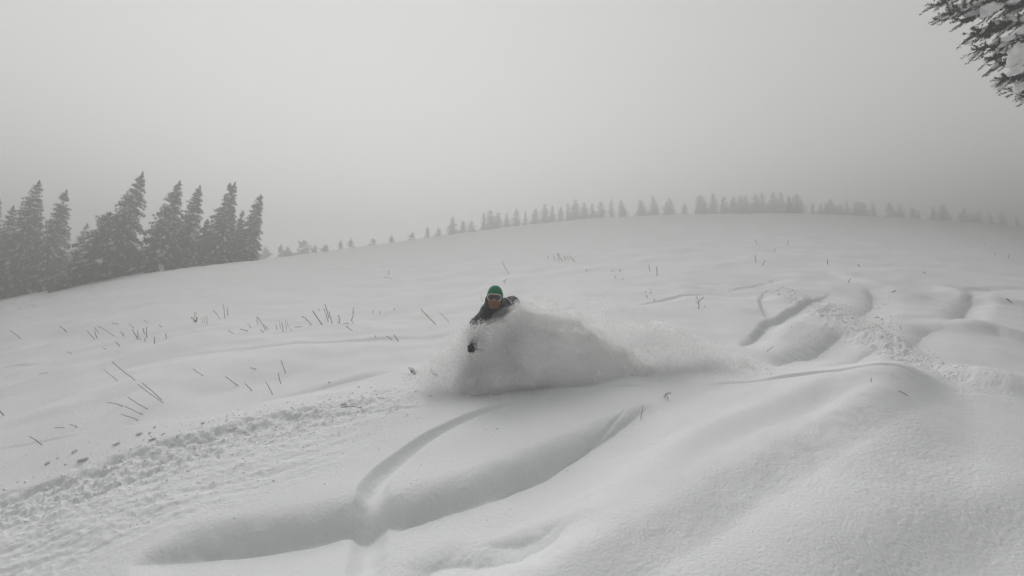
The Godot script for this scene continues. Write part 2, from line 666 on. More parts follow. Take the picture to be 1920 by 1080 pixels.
# ---- spruces -----------------------------------------------------------------------------------------------------
func spruce(o: Node3D, high: float, wide: float, whorls: int, pow_: float, snowy: float, windward: float, ragged := 0.2, top_heavy := 0.0, rime_haze := 0.18) -> void:
	var wood := Shape.new()
	wood.tube([Vector3(0, -0.6, 0), Vector3(0, high * 0.5, 0), Vector3(0, high, 0)], [0.022 * high, 0.012 * high, 0.004], 7)
	part("trunk", wood.mesh(), material("bark"), o)
	var crown := Shape.new()
	var cover := Shape.new()
	var rows := int(whorls * 1.35)
	for w in rows:
		var f := (w + rng.randf()) / rows
		var h := high * (0.01 + 0.965 * f)
		var reach: float = wide * pow(1.0 - f, pow_) + 0.05 + top_heavy * f * (1.0 - f)
		var count := 9 if f < 0.6 else (8 if f < 0.85 else 6)
		var turn := rng.randf() * TAU
		for b in count:
			var az := turn + TAU * (b + rng.randf_range(-0.3, 0.3)) / count
			var dir := Vector3(cos(az), 0, sin(az))
			var long := reach * rng.randf_range(1.0 - 2.0 * ragged, 1.0 + ragged) * (1.0 - windward * dir.x)
			if rng.randf() < 0.05:
				long *= 1.0 + ragged
			var side := Vector3(-dir.z, 0, dir.x)
			var lift := lerpf(-0.34, 0.75, f * f * f) + rng.randf_range(-0.12, 0.12)
			var steps := clampi(int(long / 0.17), 3, 8)
			var from := Vector3(0, clampf(h + rng.randf_range(-1.0, 1.0) * high / rows, 0.0, high * 0.97), 0)
			for k in steps:
				var u := (k + 0.7) / steps
				var p := from + dir * long * u + Vector3.UP * long * (lift * u - 0.28 * u * u)
				var size := (0.15 + 0.19 * long) * (1.05 - 0.45 * u) * rng.randf_range(0.7, 1.3)
				var shade := rng.randf_range(0.65, 1.35)
				var col := Color(0.050 * shade, 0.062 * shade, 0.050 * shade)
				if rng.randf() < rime_haze:
					col = Color(0.34, 0.35, 0.36) if rime_haze < 0.5 else Color(0.62, 0.63, 0.64)  # grey is rime; the near-white is fog haze painted into far needles
				var ahead := dir * size * 0.8
				for s in [-1.0, 1.0]:
					var tip: Vector3 = p + side * s * size + ahead * rng.randf_range(0.5, 1.2) + Vector3.UP * size * rng.randf_range(-0.5, 0.1)
					crown.tri(p - dir * size * 0.35, tip, p + ahead * 0.6 + Vector3.UP * 0.05 * size, col)
					crown.tri(p - dir * size * 0.2 - Vector3.UP * size * 0.25, p + side * s * size * 0.5 + ahead * 0.3 - Vector3.UP * size * rng.randf_range(0.4, 0.8), p + ahead * 0.5, col)
				if k == steps - 1:
					crown.tri(p - side * size * 0.3, p + dir * size * 1.1 + Vector3.UP * size * rng.randf_range(-0.1, 0.35), p + side * size * 0.3, col)
			for again in 2:
				if rng.randf() > snowy:
					continue
				var u := rng.randf_range(0.4, 0.97)
				var p := from + dir * long * u + Vector3.UP * (long * (lift * u - 0.28 * u * u) + 0.04)
				var big := rng.randf_range(0.05, 0.125) * (0.55 + 0.5 * long)
				if rng.randf() < 0.03:
					big *= 1.9
				var down := (lift - 0.56 * u)
				cover.lump(p, (dir + Vector3.UP * down) * big * rng.randf_range(1.2, 2.0), Vector3.UP * big * 0.42, side * big * rng.randf_range(0.7, 1.2), 4, 6, edge_noise, 0.5)
	for k in 5:
		crown_spike(crown, Vector3(0, high * (0.955 + 0.008 * k), 0), Vector3(rng.randf_range(-0.1, 0.1), high * 0.03 + 0.05, rng.randf_range(-0.1, 0.1)))
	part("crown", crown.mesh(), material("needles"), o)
	part("snow_load", cover.mesh(), material("lying_snow"), o)


func stand(o: Node3D, base: Vector3, top: Vector3) -> void:
	var up := (top - base).normalized()
	var z := Vector3(0, 0, 1)
	z = (z - up * z.dot(up)).normalized()
	o.transform = Transform3D(Basis(up.cross(z), up, z), base)


func build_trees() -> void:
	# px, py of the top; px of the base; width at the base in px; depth; whorls; power; snow; lean of the crown; raggedness
	var list := [
		[-2, 372, -30, 80, 33.0, 24, 0.8, 0.55, 0.0, "snowy spruce at the left end of the row, cut off by the picture's edge"],
		[74, 341, 28, 122, 32.5, 30, 0.78, 0.75, 0.1, "tall leaning spruce with many snow streaks, second tree from the left edge"],
		[25, 388, 2, 74, 35.0, 22, 0.7, 0.4, 0.0, "lower dark spruce squeezed between the two leftmost tall spruces"],
		[125, 357, 92, 92, 33.5, 27, 0.72, 0.5, 0.08, "leaning spruce with a blunt top just left of the gap in the tree row"],
		[76, 380, 58, 60, 36.0, 20, 0.6, 0.35, 0.0, "slim dark spruce half hidden behind the tall spruces at the left edge"],
		[130, 428, 118, 56, 48.0, 20, 0.7, 0.3, 0.0, "fog-greyed spruce standing far back inside the gap of the tree row"],
		[164, 420, 140, 62, 44.0, 20, 0.75, 0.3, 0.1, "pale spruce in the fog behind the broad bushy spruce"],
		[206, 398, 186, 118, 31.5, 22, 0.55, 0.7, 0.12, "broad bushy spruce with a rounded top, lower half of the leaning pair"],
		[268, 325, 217, 112, 32.0, 32, 0.75, 0.6, 0.0, "tallest spruce of the row, bent to the right with a thin ragged top"],
		[337, 341, 305, 106, 33.0, 30, 0.85, 0.7, 0.18, "pointed spruce with snow lumps on its lower left boughs, right of the tallest"],
		[375, 350, 352, 84, 34.5, 27, 0.8, 0.5, 0.15, "narrow pointed spruce in the middle of the row, close against its left neighbour"],
		[389, 412, 384, 54, 36.0, 18, 0.8, 0.4, 0.0, "small spruce filling the dip between the middle spruces"],
		[441, 342, 408, 92, 36.0, 30, 0.82, 0.5, 0.15, "tall spruce with a forked tip near the right end of the row"],
		[438, 391, 430, 50, 38.0, 20, 0.75, 0.4, 0.0, "thin young spruce just right of the fork-tipped spruce"],
		[455, 396, 447, 46, 39.0, 20, 0.85, 0.4, 0.0, "thin pointed young spruce left of the last spruce in the row"],
		[489, 366, 470, 66, 38.0, 26, 0.7, 0.45, 0.2, "last spruce at the right end of the row, pale and pointed"],
	]
	for q in list:
		var r := ray(q[2] - 11.0, 500)
		var d: float = q[4]
		var base := Vector3(r.x * d, surface_y(r.x * d, d) - 0.1, -d)
		var top := at_depth(q[0], q[1], d)
		var zc: float = (top.y - EYE_Y) * sin(PITCH) * 0.6 + d * cos(PITCH)
		var o := thing("spruce", q[9], "tree", base, "snowy spruces in a row along the left crest")
		stand(o, base, top)
		spruce(o, base.distance_to(top), q[3] * 0.5 * zc / FOCAL * 0.86, q[5], q[6], q[7], q[8], 0.28 if q[6] < 0.6 else 0.13)
		if q[0] == 441:
			var fork := Shape.new()
			var hh := base.distance_to(top)
			for k in 26:
				var f := k / 26.0
				var p := Vector3(-0.22 - 0.05 * f, hh * 0.90 + f * hh * 0.085, 0.1)
				var az := rng.randf() * TAU
				var dir := Vector3(cos(az), 0.5, sin(az)) * (0.24 * (1.0 - f) + 0.05)
				crown_spike(fork, p, dir)
			part("forked_tip", fork.mesh(), material("needles"), o)
	# low snowed-in saplings at the foot of the row
	for q in [[345, 492, 26, 34.0, "snowed-in sapling at the foot of the narrow pointed spruce"], [268, 470, 40, 33.0, "low drooping sapling between the tallest spruce and its right neighbour"], [385, 489, 22, 35.0, "small snow-bent sapling under the fork-tipped spruce"], [150, 500, 50, 31.0, "low snowy sapling at the left foot of the broad bushy spruce"]]:
		var r := ray(q[0], 500)
		var d: float = q[3]
		var base := Vector3(r.x * d, surface_y(r.x * d, d) - 0.1, -d)
		var o := thing("spruce_sapling", q[4], "sapling", base)
		spruce(o, maxf(0.7, at_depth(q[0], q[1] - 8.0, d).y - base.y), q[2] * 0.5 * d / FOCAL, 10, 0.6, 0.8, 0.0)
	# the wood along the far ridge, fading in the fog
	var protos := []
	for k in 5:
		var o := Node3D.new()
		o.name = "ridge_spruce"
		spruce(o, 6.0, [1.5, 1.7, 1.2, 1.9, 1.6][k], 20, [0.8, 0.7, 0.9, 0.75, 0.6][k], 0.9, 0.0, 0.3, 0.0, 0.95)  # needles almost all whitened: painted haze, so the ridge trees stand out less
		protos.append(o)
	var far := []
	for q in [[500, 40], [528, 44], [541, 30], [571, 48], [592, 26], [612, 24], [640, 28], [659, 32], [700, 24], [735, 24], [773, 26], [801, 38], [822, 30], [848, 62], [868, 46], [884, 40], [907, 64], [920, 70], [934, 58], [950, 50], [968, 62], [985, 50], [1004, 56], [1022, 68], [1036, 62], [1052, 54], [1066, 66], [1080, 76], [1097, 62], [1112, 54]]:
		far.append([q[0], q[1], 94.0 + (q[0] - 500) * 0.018])
	var px := 1128.0
	while px < 1990.0:
		far.append([px, rng.randf_range(34, 80) if px < 1520 else rng.randf_range(30, 60), rng.randf_range(104.0, 108.0) + 2.5 * smoothstep(1400.0, 1600.0, px)])
		px += 3.0 + 30.0 * pow(rng.randf(), 2.2)
	far.append([1484, 66, 84.0])
	far.append([1499, 44, 85.0])
	far.sort_custom(func(a, b): return a[0] < b[0])
	var n := 0
	for q in far:
		n += 1
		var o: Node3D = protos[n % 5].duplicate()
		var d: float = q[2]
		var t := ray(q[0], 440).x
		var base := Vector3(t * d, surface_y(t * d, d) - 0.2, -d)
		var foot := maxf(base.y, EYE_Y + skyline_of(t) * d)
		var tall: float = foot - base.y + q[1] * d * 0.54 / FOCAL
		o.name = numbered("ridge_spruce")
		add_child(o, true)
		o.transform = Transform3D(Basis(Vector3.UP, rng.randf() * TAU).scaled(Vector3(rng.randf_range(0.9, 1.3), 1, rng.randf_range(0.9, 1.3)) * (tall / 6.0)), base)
		var say: String = "barely visible spruce in the unbroken fog-dimmed band along the right half of the ridge"
		if q[0] < 1120:
			say = ordinal(n) + " from the left of the fog-faded spruces along the far ridge"
		if q[0] == 1484:
			say = "darkest spruce on the far ridge, standing a little in front of the others"
		tag(o, say, "tree", "spruces fading in the fog on the ridge")
	for o in protos:
		o.free()


func ordinal(n: int) -> String:
	var small := ["first", "second", "third", "fourth", "fifth", "sixth", "seventh", "eighth", "ninth", "tenth", "eleventh", "twelfth", "thirteenth", "fourteenth", "fifteenth", "sixteenth", "seventeenth", "eighteenth", "nineteenth"]
	var tens := ["twenty", "thirty", "forty", "fifty", "sixty", "seventy", "eighty", "ninety"]
	if n <= 19:
		return small[n - 1]
	if n % 10 == 0:
		return tens[n / 10 - 2].trim_suffix("y") + "ieth"
	return tens[n / 10 - 2] + "-" + small[n % 10 - 1]


func crown_spike(s: Shape, p: Vector3, dir: Vector3) -> void:
	var side := dir.cross(Vector3.UP).normalized() * dir.length() * 0.35
	var shade := rng.randf_range(0.65, 1.35)
	s.tri(p - side, p + dir, p + side, Color(0.05 * shade, 0.062 * shade, 0.05 * shade))
	s.tri(p - Vector3.UP * 0.1, p + dir * 0.9, p + Vector3.UP * 0.1, Color(0.05 * shade, 0.062 * shade, 0.05 * shade))


# the spruce beside the camera, of which the lowest boughs hang into the picture
func build_near_spruce() -> void:
	var d := 7.2
	var foot := Vector3(9.9, 0, -d)
	foot.y = surface_y(foot.x, d) - 0.1
	var o := thing("near_spruce", "large dark spruce at the right edge, its snow-laden boughs hanging in from above", "tree", foot)
	var wood := Shape.new()
	wood.tube([Vector3(0, -0.6, 0), Vector3(0, 5, 0), Vector3(0, 12.5, 0)], [0.26, 0.19, 0.03], 12)
	var crown := Shape.new()
	var cover := Shape.new()
	var h := 3.9
	while h < 11.5:
		# the lower boughs are the shorter ones: the left outline leans in downwards
		var reach := minf((0.5 * h - 0.37) / 1.12, 3.4) * smoothstep(13.5, 9.0, h)
		for b in 13:
			var az := TAU * (b + rng.randf_range(-0.4, 0.4)) / 13.0 + h * 2.1
			var long := reach * rng.randf_range(0.82, 1.0)
			var end := Vector3(cos(az) * long, h - 0.3 * long, sin(az) * long) + foot
			if end.y < 2.6 * long + 2.9 - 0.55 * (end.z + d) :      # the side away from the camera is bare lower down
				continue
			near_bough(wood, crown, cover, h + rng.randf_range(-0.1, 0.1), az, long)
		h += 0.2
	# boughs that make the outline of the picture
	for q in [[1752, 2, 7.3], [1775, 22, 7.0], [1768, 30, 7.4], [1805, 34, 7.1], [1822, 62, 7.2], [1838, 66, 7.4], [1836, 92, 7.0], [1860, 108, 7.2], [1868, 122, 7.4], [1880, 148, 7.1], [1890, 152, 7.3], [1905, 168, 7.2], [1925, 180, 7.3], [1790, -10, 7.6], [1830, 15, 7.6]]:
		var tip := at_depth(q[0], q[1], q[2]) - foot
		var flat := Vector2(tip.x, tip.z)
		near_bough(wood, crown, cover, tip.y + 0.22 * flat.length(), atan2(tip.z, tip.x), flat.length())
	# the big cushions of snow
	for q in [[1853, 18, 20, 15, 6.9], [1868, 14, 14, 9, 6.95], [1912, 100, 26, 24, 6.8], [1898, 116, 12, 11, 6.75], [1902, 132, 17, 12, 6.75], [1918, 56, 12, 9, 6.8], [1932, 30, 20, 8, 6.9], [1912, 164, 14, 10, 7.0], [1900, 2, 16, 5, 6.9], [1890, 72, 12, 5, 6.85]]:
		var c := at_depth(q[0], q[1], q[4]) - foot
		var k: float = (q[4] * cos(PITCH) + 5.0 * sin(PITCH)) / FOCAL
		cover.lump(c, Vector3(q[2] * k * 0.7, 0.02, 0), Vector3(0.03, q[3] * k * 0.8, 0.02), Vector3(0.0, -0.05, q[2] * k * 0.6), 10, 16, edge_noise, 0.5)
	part("trunk", wood.mesh(), material("bark"), o)
	part("crown", crown.mesh(), material("needles"), o)
	part("snow_load", cover.mesh(), material("lying_snow"), o)


func near_bough(wood: Shape, crown: Shape, cover: Shape, h: float, az: float, long: float) -> void:
	var dir := Vector3(cos(az), 0, sin(az))
	var side := Vector3(-dir.z, 0, dir.x)
	var pts := []
	var rad := []
	for k in 6:
		var u := k / 5.0
		pts.append(Vector3(0, h, 0) + dir * long * u + Vector3.UP * long * (-0.12 * u - 0.12 * u * u + 0.02 * sin(u * 9.0 + h)))
		rad.append(lerpf(0.035, 0.006, u))
	wood.tube(pts, rad, 5)
	if dir.x > 0.35:      # the far side of the tree needs less
		return
	var n := int(long / 0.06)
	for k in n:
		var u := (k + rng.randf()) / n
		if u < 0.22:
			continue
		var i := clampi(int(u * 5.0), 0, 4)
		var p: Vector3 = pts[i].lerp(pts[i + 1], u * 5.0 - i)
		for s in [-1.0, 1.0]:
			var tl := (0.30 * (1.0 - u) + 0.22) * rng.randf_range(0.7, 1.25)
			var td: Vector3 = (dir * rng.randf_range(0.55, 1.0) + side * s * rng.randf_range(0.3, 1.0) + Vector3.UP * rng.randf_range(-0.9, 0.2)).normalized()
			twig(crown, p, td, tl)
			if rng.randf() < 0.2:
				cover.lump(p + td * tl * 0.55 + Vector3.UP * 0.028, td * tl * rng.randf_range(0.25, 0.55), Vector3.UP * rng.randf_range(0.018, 0.04), td.cross(Vector3.UP).normalized() * rng.randf_range(0.03, 0.07), 4, 7, edge_noise, 0.5)
		if rng.randf() < 0.3:
			cover.lump(p + Vector3.UP * 0.04, dir * rng.randf_range(0.06, 0.16), Vector3.UP * rng.randf_range(0.025, 0.06), side * rng.randf_range(0.04, 0.09), 5, 8, edge_noise, 0.5)
	twig(crown, pts[5] - dir * 0.1, (dir + Vector3.UP * 0.05).normalized(), 0.24)


func twig(s: Shape, p: Vector3, d: Vector3, long: float) -> void:
	var n := int(long / 0.03) + 2
	var a := d.cross(Vector3.UP).normalized()
	var b := a.cross(d)
	var tone := rng.randf_range(0.6, 1.3)
	for k in n:
		var u := float(k) / n
		var c := p + d * long * u
		for m in 2:
			var r := rng.randf() * TAU
			var out := (a * cos(r) + b * sin(r)) * 0.85 + d * 0.75
			var w := d.cross(out).normalized() * 0.013
			var sh := tone * rng.randf_range(0.75, 1.25)
			s.tri(c - w, c + out * rng.randf_range(0.04, 0.058) * (1.1 - 0.4 * u), c + w, Color(0.030 * sh, 0.033 * sh, 0.027 * sh))
	var w2 := a * 0.006
	s.tri(p - w2, p + d * long, p + w2, Color(0.05, 0.04, 0.03))


# ---- the skier ---------------------------------------------------------------------------------------------------
class Field:
	var o: Vector3
	var cell: float
	var nx: int
	var ny: int
	var nz: int
	var f := PackedFloat32Array()
	var tint := PackedColorArray()
	var near := PackedFloat32Array()
	var pad := 0.0

	func _init(lo: Vector3, hi: Vector3, c: float) -> void:
		o = lo
		cell = c
		nx = int((hi.x - lo.x) / c) + 2
		ny = int((hi.y - lo.y) / c) + 2
		nz = int((hi.z - lo.z) / c) + 2
		f.resize(nx * ny * nz)
		f.fill(1.0)
		near.resize(nx * ny * nz)
		near.fill(1.0)
		tint.resize(nx * ny * nz)

	func bone(a: Vector3, b: Vector3, ra: float, rb: float, col: Color, k := 0.03) -> void:
		var r := maxf(ra, rb) + k + 2.0 * cell + pad
		var lo := ((a.min(b) - Vector3.ONE * r - o) / cell).floor()
		var hi := ((a.max(b) + Vector3.ONE * r - o) / cell).ceil()
		var e := b - a
		var ee := maxf(e.length_squared(), 1e-9)
		for z in range(maxi(0, int(lo.z)), mini(nz, int(hi.z) + 1)):
			for y in range(maxi(0, int(lo.y)), mini(ny, int(hi.y) + 1)):
				for x in range(maxi(0, int(lo.x)), mini(nx, int(hi.x) + 1)):
					var p := o + Vector3(x, y, z) * cell
					var u := clampf((p - a).dot(e) / ee, 0.0, 1.0)
					var d := (p - a - e * u).length() - lerpf(ra, rb, u)
					var i := (z * ny + y) * nx + x
					if d < near[i]:
						near[i] = d
						tint[i] = col
					var g := f[i]
					var h := maxf(k - absf(g - d), 0.0) / k
					f[i] = minf(g, d) - h * h * k * 0.25

	func into(s: Shape, wrinkle: FastNoiseLite = null, deep := 0.0, fine := 9.0, iso := 0.0) -> void:
		var kept := f.duplicate()
		if wrinkle:
			for z in nz:
				for y in ny:
					for x in nx:
						var i := (z * ny + y) * nx + x
						if absf(f[i] - iso) < 0.16:
							f[i] += -iso + deep * wrinkle.get_noise_3d(x * cell * fine, y * cell * fine * 1.6, z * cell * fine)
		var at := {}
		var sx := 1
		var sy := nx
		var sz := nx * ny
		for z in nz - 1:
			for y in ny - 1:
				for x in nx - 1:
					var i := z * sz + y * sy + x
					var c := [f[i], f[i + sx], f[i + sy], f[i + sx + sy], f[i + sz], f[i + sx + sz], f[i + sy + sz], f[i + sx + sy + sz]]
					var inside := 0
					for q in c:
						if q < 0.0:
							inside += 1
					if inside == 0 or inside == 8:
						continue
					var sum := Vector3.ZERO
					var n := 0
					for e in [[0, 1], [2, 3], [4, 5], [6, 7], [0, 2], [1, 3], [4, 6], [5, 7], [0, 4], [1, 5], [2, 6], [3, 7]]:
						var a: float = c[e[0]]
						var b: float = c[e[1]]
						if (a < 0.0) != (b < 0.0):
							var u := a / (a - b)
							var pa := Vector3(e[0] & 1, (e[0] >> 1) & 1, e[0] >> 2)
							var pb := Vector3(e[1] & 1, (e[1] >> 1) & 1, e[1] >> 2)
							sum += pa.lerp(pb, u)
							n += 1
					var grad := Vector3(c[1] + c[3] + c[5] + c[7] - c[0] - c[2] - c[4] - c[6], c[2] + c[3] + c[6] + c[7] - c[0] - c[1] - c[4] - c[5], c[4] + c[5] + c[6] + c[7] - c[0] - c[1] - c[2] - c[3])
					at[i] = [o + (Vector3(x, y, z) + sum / n) * cell, grad.normalized(), tint[i]]
		for i: int in at:
			for w in 3:
				var step: int = [sx, sy, sz][w]
				var u: int = [sy, sz, sx][w]
				var v: int = [sz, sx, sy][w]
				if i + step >= f.size() or (f[i] < 0.0) == (f[i + step] < 0.0):
					continue
				if not (at.has(i - u) and at.has(i - v) and at.has(i - u - v)):
					continue
				var q := [at[i], at[i - u], at[i - u - v], at[i - v]]
				if f[i] >= 0.0:
					q = [q[3], q[2], q[1], q[0]]
				for t in [[0, 2, 1], [0, 3, 2]]:
					for j in t:
						s.v.append(q[j][0])
						s.n.append(q[j][1])
						s.c.append(q[j][2])
		f = kept


func spot(px: float, py: float, zc: float) -> Vector3:     # a place at that distance along the optical axis
	var x := (px - 960.0) / FOCAL * zc
	var y := (540.0 - py) / FOCAL * zc
	return Vector3(x, EYE_Y + zc * sin(PITCH) + y * cos(PITCH), -(zc * cos(PITCH) - y * sin(PITCH)))


func build_skier() -> void:
	var base := on_snow(925, 708)
	var o := thing("person", "skier in a green beanie and dark jacket crouching in a plume of powder snow", "person", base)
	var jacket := Color(0.014, 0.022, 0.020)
	var trousers := Color(0.02, 0.02, 0.022)
	var skin := Color(0.42, 0.25, 0.18)
	var j := {
		"head": spot(928, 557, 6.42), "neck": spot(934, 580, 6.56), "chest": spot(940, 606, 6.62), "belly": spot(950, 632, 6.72), "hip": spot(958, 655, 6.78),
		"rs": spot(916, 584, 6.48), "re": spot(891, 606, 6.30), "rw": spot(887, 643, 6.08), "ls": spot(960, 570, 6.72), "le": spot(986, 604, 6.72), "lw": spot(968, 640, 6.46),
		"rh": spot(944, 657, 6.74), "rk": spot(918, 670, 6.58), "ra": spot(910, 706, 6.62), "lh": spot(970, 655, 6.82), "lk": spot(950, 676, 6.6), "la": spot(940, 708, 6.6),
	}
	var lo: Vector3 = j.head
	var hi: Vector3 = j.head
	for k in j:
		lo = lo.min(j[k])
		hi = hi.max(j[k])
	var g := Field.new(lo - Vector3.ONE * 0.22 - base, hi + Vector3.ONE * 0.22 - base, 0.014)
	for k in j:
		j[k] -= base
	g.bone(j.neck, j.chest, 0.085, 0.15, jacket, 0.06)
	g.bone(j.chest, j.belly, 0.15, 0.14, jacket, 0.06)
	g.bone(j.belly, j.hip, 0.14, 0.15, jacket, 0.06)
	g.bone(j.rs, j.ls, 0.085, 0.085, jacket, 0.07)
	g.bone(j.rs, j.chest, 0.09, 0.13, jacket, 0.06)
	g.bone(j.ls, j.chest, 0.09, 0.13, jacket, 0.06)
	for s in ["r", "l"]:
		g.bone(j[s + "s"], j[s + "e"], 0.078, 0.062, jacket, 0.05)
		g.bone(j[s + "e"], j[s + "w"], 0.062, 0.045, jacket, 0.02)
		g.bone(j[s + "h"], j[s + "k"], 0.11, 0.08, trousers, 0.05)
		g.bone(j[s + "k"], j[s + "a"], 0.08, 0.07, trousers, 0.03)
	# collar and hood
	g.bone(j.head + Vector3(0.02, -0.10, -0.05), j.neck, 0.095, 0.11, jacket, 0.05)
	g.bone(j.head + Vector3(-0.015, -0.035, -0.06), j.neck + Vector3(0, 0.02, -0.05), 0.112, 0.12, jacket, 0.05)
	g.bone(j.neck + Vector3(0.07, 0.02, -0.1), j.neck + Vector3(-0.05, 0.03, -0.1), 0.07, 0.06, jacket, 0.05)
	var body := Shape.new()
	g.into(body, edge_noise, 0.012, 4.0)
	# head
	var fwd: Vector3 = (Vector3(0, EYE_Y, 0) - base - j.head).normalized()
	fwd = (fwd + Vector3(-0.10, -0.06, 0)).normalized()
	var up := (Vector3(0.05, 1, 0) - fwd * fwd.dot(Vector3(0.05, 1, 0))).normalized()
	var right := up.cross(fwd)                       # towards the right of the picture
	var hd: Vector3 = j.head
	var hf := Field.new(hd - Vector3.ONE * 0.19, hd + Vector3.ONE * 0.19, 0.005)
	hf.bone(hd + up * 0.035 - fwd * 0.03, hd + up * 0.03 + fwd * 0.0, 0.083, 0.08, skin, 0.03)
	hf.bone(hd - up * 0.02 + fwd * 0.025, hd - up * 0.075 + fwd * 0.045, 0.066, 0.042, skin, 0.04)
	hf.bone(hd + up * 0.01 + fwd * 0.08, hd - up * 0.025 + fwd * 0.104, 0.008, 0.014, skin, 0.015)     # nose
	for s in [-1.0, 1.0]:
		hf.bone(hd + right * s * 0.03 + up * 0.01 + fwd * 0.072, hd + right * s * 0.036 + up * 0.01 + fwd * 0.07, 0.013, 0.013, Color(0.6, 0.58, 0.55), 0.004)
		hf.bone(hd + right * s * 0.084 + up * 0.012 - fwd * 0.02, hd + right * s * 0.083 - up * 0.025 - fwd * 0.015, 0.016, 0.011, skin, 0.006)
	hf.bone(hd - up * 0.054 + fwd * 0.083 - right * 0.018, hd - up * 0.054 + fwd * 0.083 + right * 0.018, 0.009, 0.009, Color(0.36, 0.14, 0.12), 0.008)
	hf.bone(hd - up * 0.06 - fwd * 0.02, j.neck, 0.06, 0.062, skin, 0.03)
	hf.into(body)
	part("body", body.mesh(), material("cloth"), o)
	# beanie: a domed knit cap with a turned-up band
	var cap := Shape.new()
	var prof := [[0.0, 0.147], [0.018, 0.146], [0.042, 0.138], [0.066, 0.119], [0.084, 0.092], [0.093, 0.066], [0.097, 0.048], [0.1005, 0.046], [0.102, 0.038], [0.101, 0.022], [0.098, 0.018], [0.088, 0.018]]
	var sides := 48
	for k in prof.size() - 1:
		for q in sides:
			var ring := []
			for w in [[k, q], [k + 1, q], [k + 1, q + 1], [k, q + 1]]:
				var a: float = TAU * w[1] / sides
				var rr: float = prof[w[0]][0] * (1.0 + 0.012 * cos(a * 24.0))
				var dep := 1.08
				var p: Vector3 = hd + right * cos(a) * rr * 0.98 + fwd * (sin(a) * rr * dep - 0.012) + up * prof[w[0]][1] + up * (0.016 * sin(a) if k > 4 else 0.0)
				ring.append(p)
			var nn := []
			for w in ring:
				nn.append((w - (hd + up * 0.03)).normalized())
			cap.quad(ring[0], ring[1], ring[2], ring[3], nn[0], nn[1], nn[2], nn[3])
	part("beanie", cap.mesh(), material("beanie"), o)
	# goggles
	var gog := Node3D.new()
	gog.name = "goggles"
	o.add_child(gog)
	var lens := Shape.new()
	var rim := Shape.new()
	var gw := 24
	var edge := []
	for k in gw + 1:          # outline: wide, notched over the nose
		var a := TAU * k / gw
		var ex := 0.078 * signf(cos(a)) * pow(absf(cos(a)), 0.6)
		var ey := 0.040 * signf(sin(a)) * pow(absf(sin(a)), 0.7)
		if sin(a) < 0.0:
			ey += 0.020 * exp(-pow(ex / 0.020, 2.0))
		edge.append(Vector2(ex, ey))
	var bend := func(e: Vector2, lift: float) -> Vector3: return hd + right * e.x + up * (e.y + 0.0) + fwd * (0.108 + lift - e.x * e.x * 6.5)
	for k in gw:
		for ring in 3:
			var a0 := ring / 3.0
			var a1 := (ring + 1) / 3.0
			var c: Vector3 = hd + up * 0.0
			var q := [bend.call(edge[k] * a0, 0.006), bend.call(edge[k] * a1, 0.006), bend.call(edge[k + 1] * a1, 0.006), bend.call(edge[k + 1] * a0, 0.006)]
			var nn := []
			for w in q:
				nn.append((w - c).normalized())
			lens.quad(q[3], q[2], q[1], q[0], nn[3], nn[2], nn[1], nn[0])
	var loop := []
	var rr := []
	for k in gw + 1:
		loop.append(bend.call(edge[k] * 1.06, 0.002))
		rr.append(0.0062)
	rim.tube(loop, rr, 8)
	part("goggle_frame", rim.mesh(), material("white_plastic"), gog)
	part("lens", lens.mesh(), material("lens"), gog)
	var strap := Shape.new()
	for k in 20:
		var q := []
		var nn := []
		for w in [[k, -0.017], [k, 0.019], [k + 1, 0.019], [k + 1, -0.017]]:
			var a: float = lerpf(-0.55, PI + 0.55, w[0] / 20.0)
			var out: Vector3 = right * cos(a) * 0.101 - fwd * (sin(a) * 0.112 + 0.006)
			q.append(hd + out + up * (0.004 + w[1]))
			nn.append(out.normalized())
		strap.quad(q[0], q[1], q[2], q[3], nn[0], nn[1], nn[2], nn[3])
	part("strap", strap.mesh(), material("black"), gog)
	# beard
	var beard := Shape.new()
	for k in 170:
		var a := rng.randf_range(-1.25, 1.25)
		var y := rng.randf_range(-0.118, -0.036)
		var wd := 0.070 * (1.0 - 0.35 * smoothstep(-0.06, -0.12, y))
		var p: Vector3 = hd + right * sin(a) * wd + fwd * (cos(a) * 0.066 + 0.045) + up * y
		var down := (-up * 0.8 + fwd * 0.35 + right * sin(a) * 0.3).normalized()
		var sh := rng.randf_range(0.7, 1.25)
		beard.lump(p, right * 0.015, down * rng.randf_range(0.016, 0.026), right.cross(down) * 0.011, 4, 6, edge_noise, 0.5, Color(0.23 * sh, 0.12 * sh, 0.062 * sh))
	part("beard", beard.mesh(), material("beard"), o)
	# rucksack on the back, with its straps
	var bag := Node3D.new()
	bag.name = "rucksack"
	o.add_child(bag)
	var spine: Vector3 = (j.neck - j.hip).normalized()
	var across: Vector3 = (j.ls - j.rs).normalized()
	var back: Vector3 = across.cross(spine).normalized()
	if back.z > 0.0:
		back = -back
	var pack := Shape.new()
	var pf := Field.new(j.chest + back * 0.2 - Vector3.ONE * 0.36, j.chest + back * 0.2 + Vector3.ONE * 0.36, 0.016)
	for s in [-1.0, 1.0]:
		pf.bone(j.chest + back * 0.19 + across * s * 0.06 + spine * 0.13, j.chest + back * 0.2 + across * s * 0.07 - spine * 0.2, 0.085, 0.1, Color.WHITE, 0.05)
	pf.into(pack)
	part("sack", pack.mesh(), material("black"), bag)
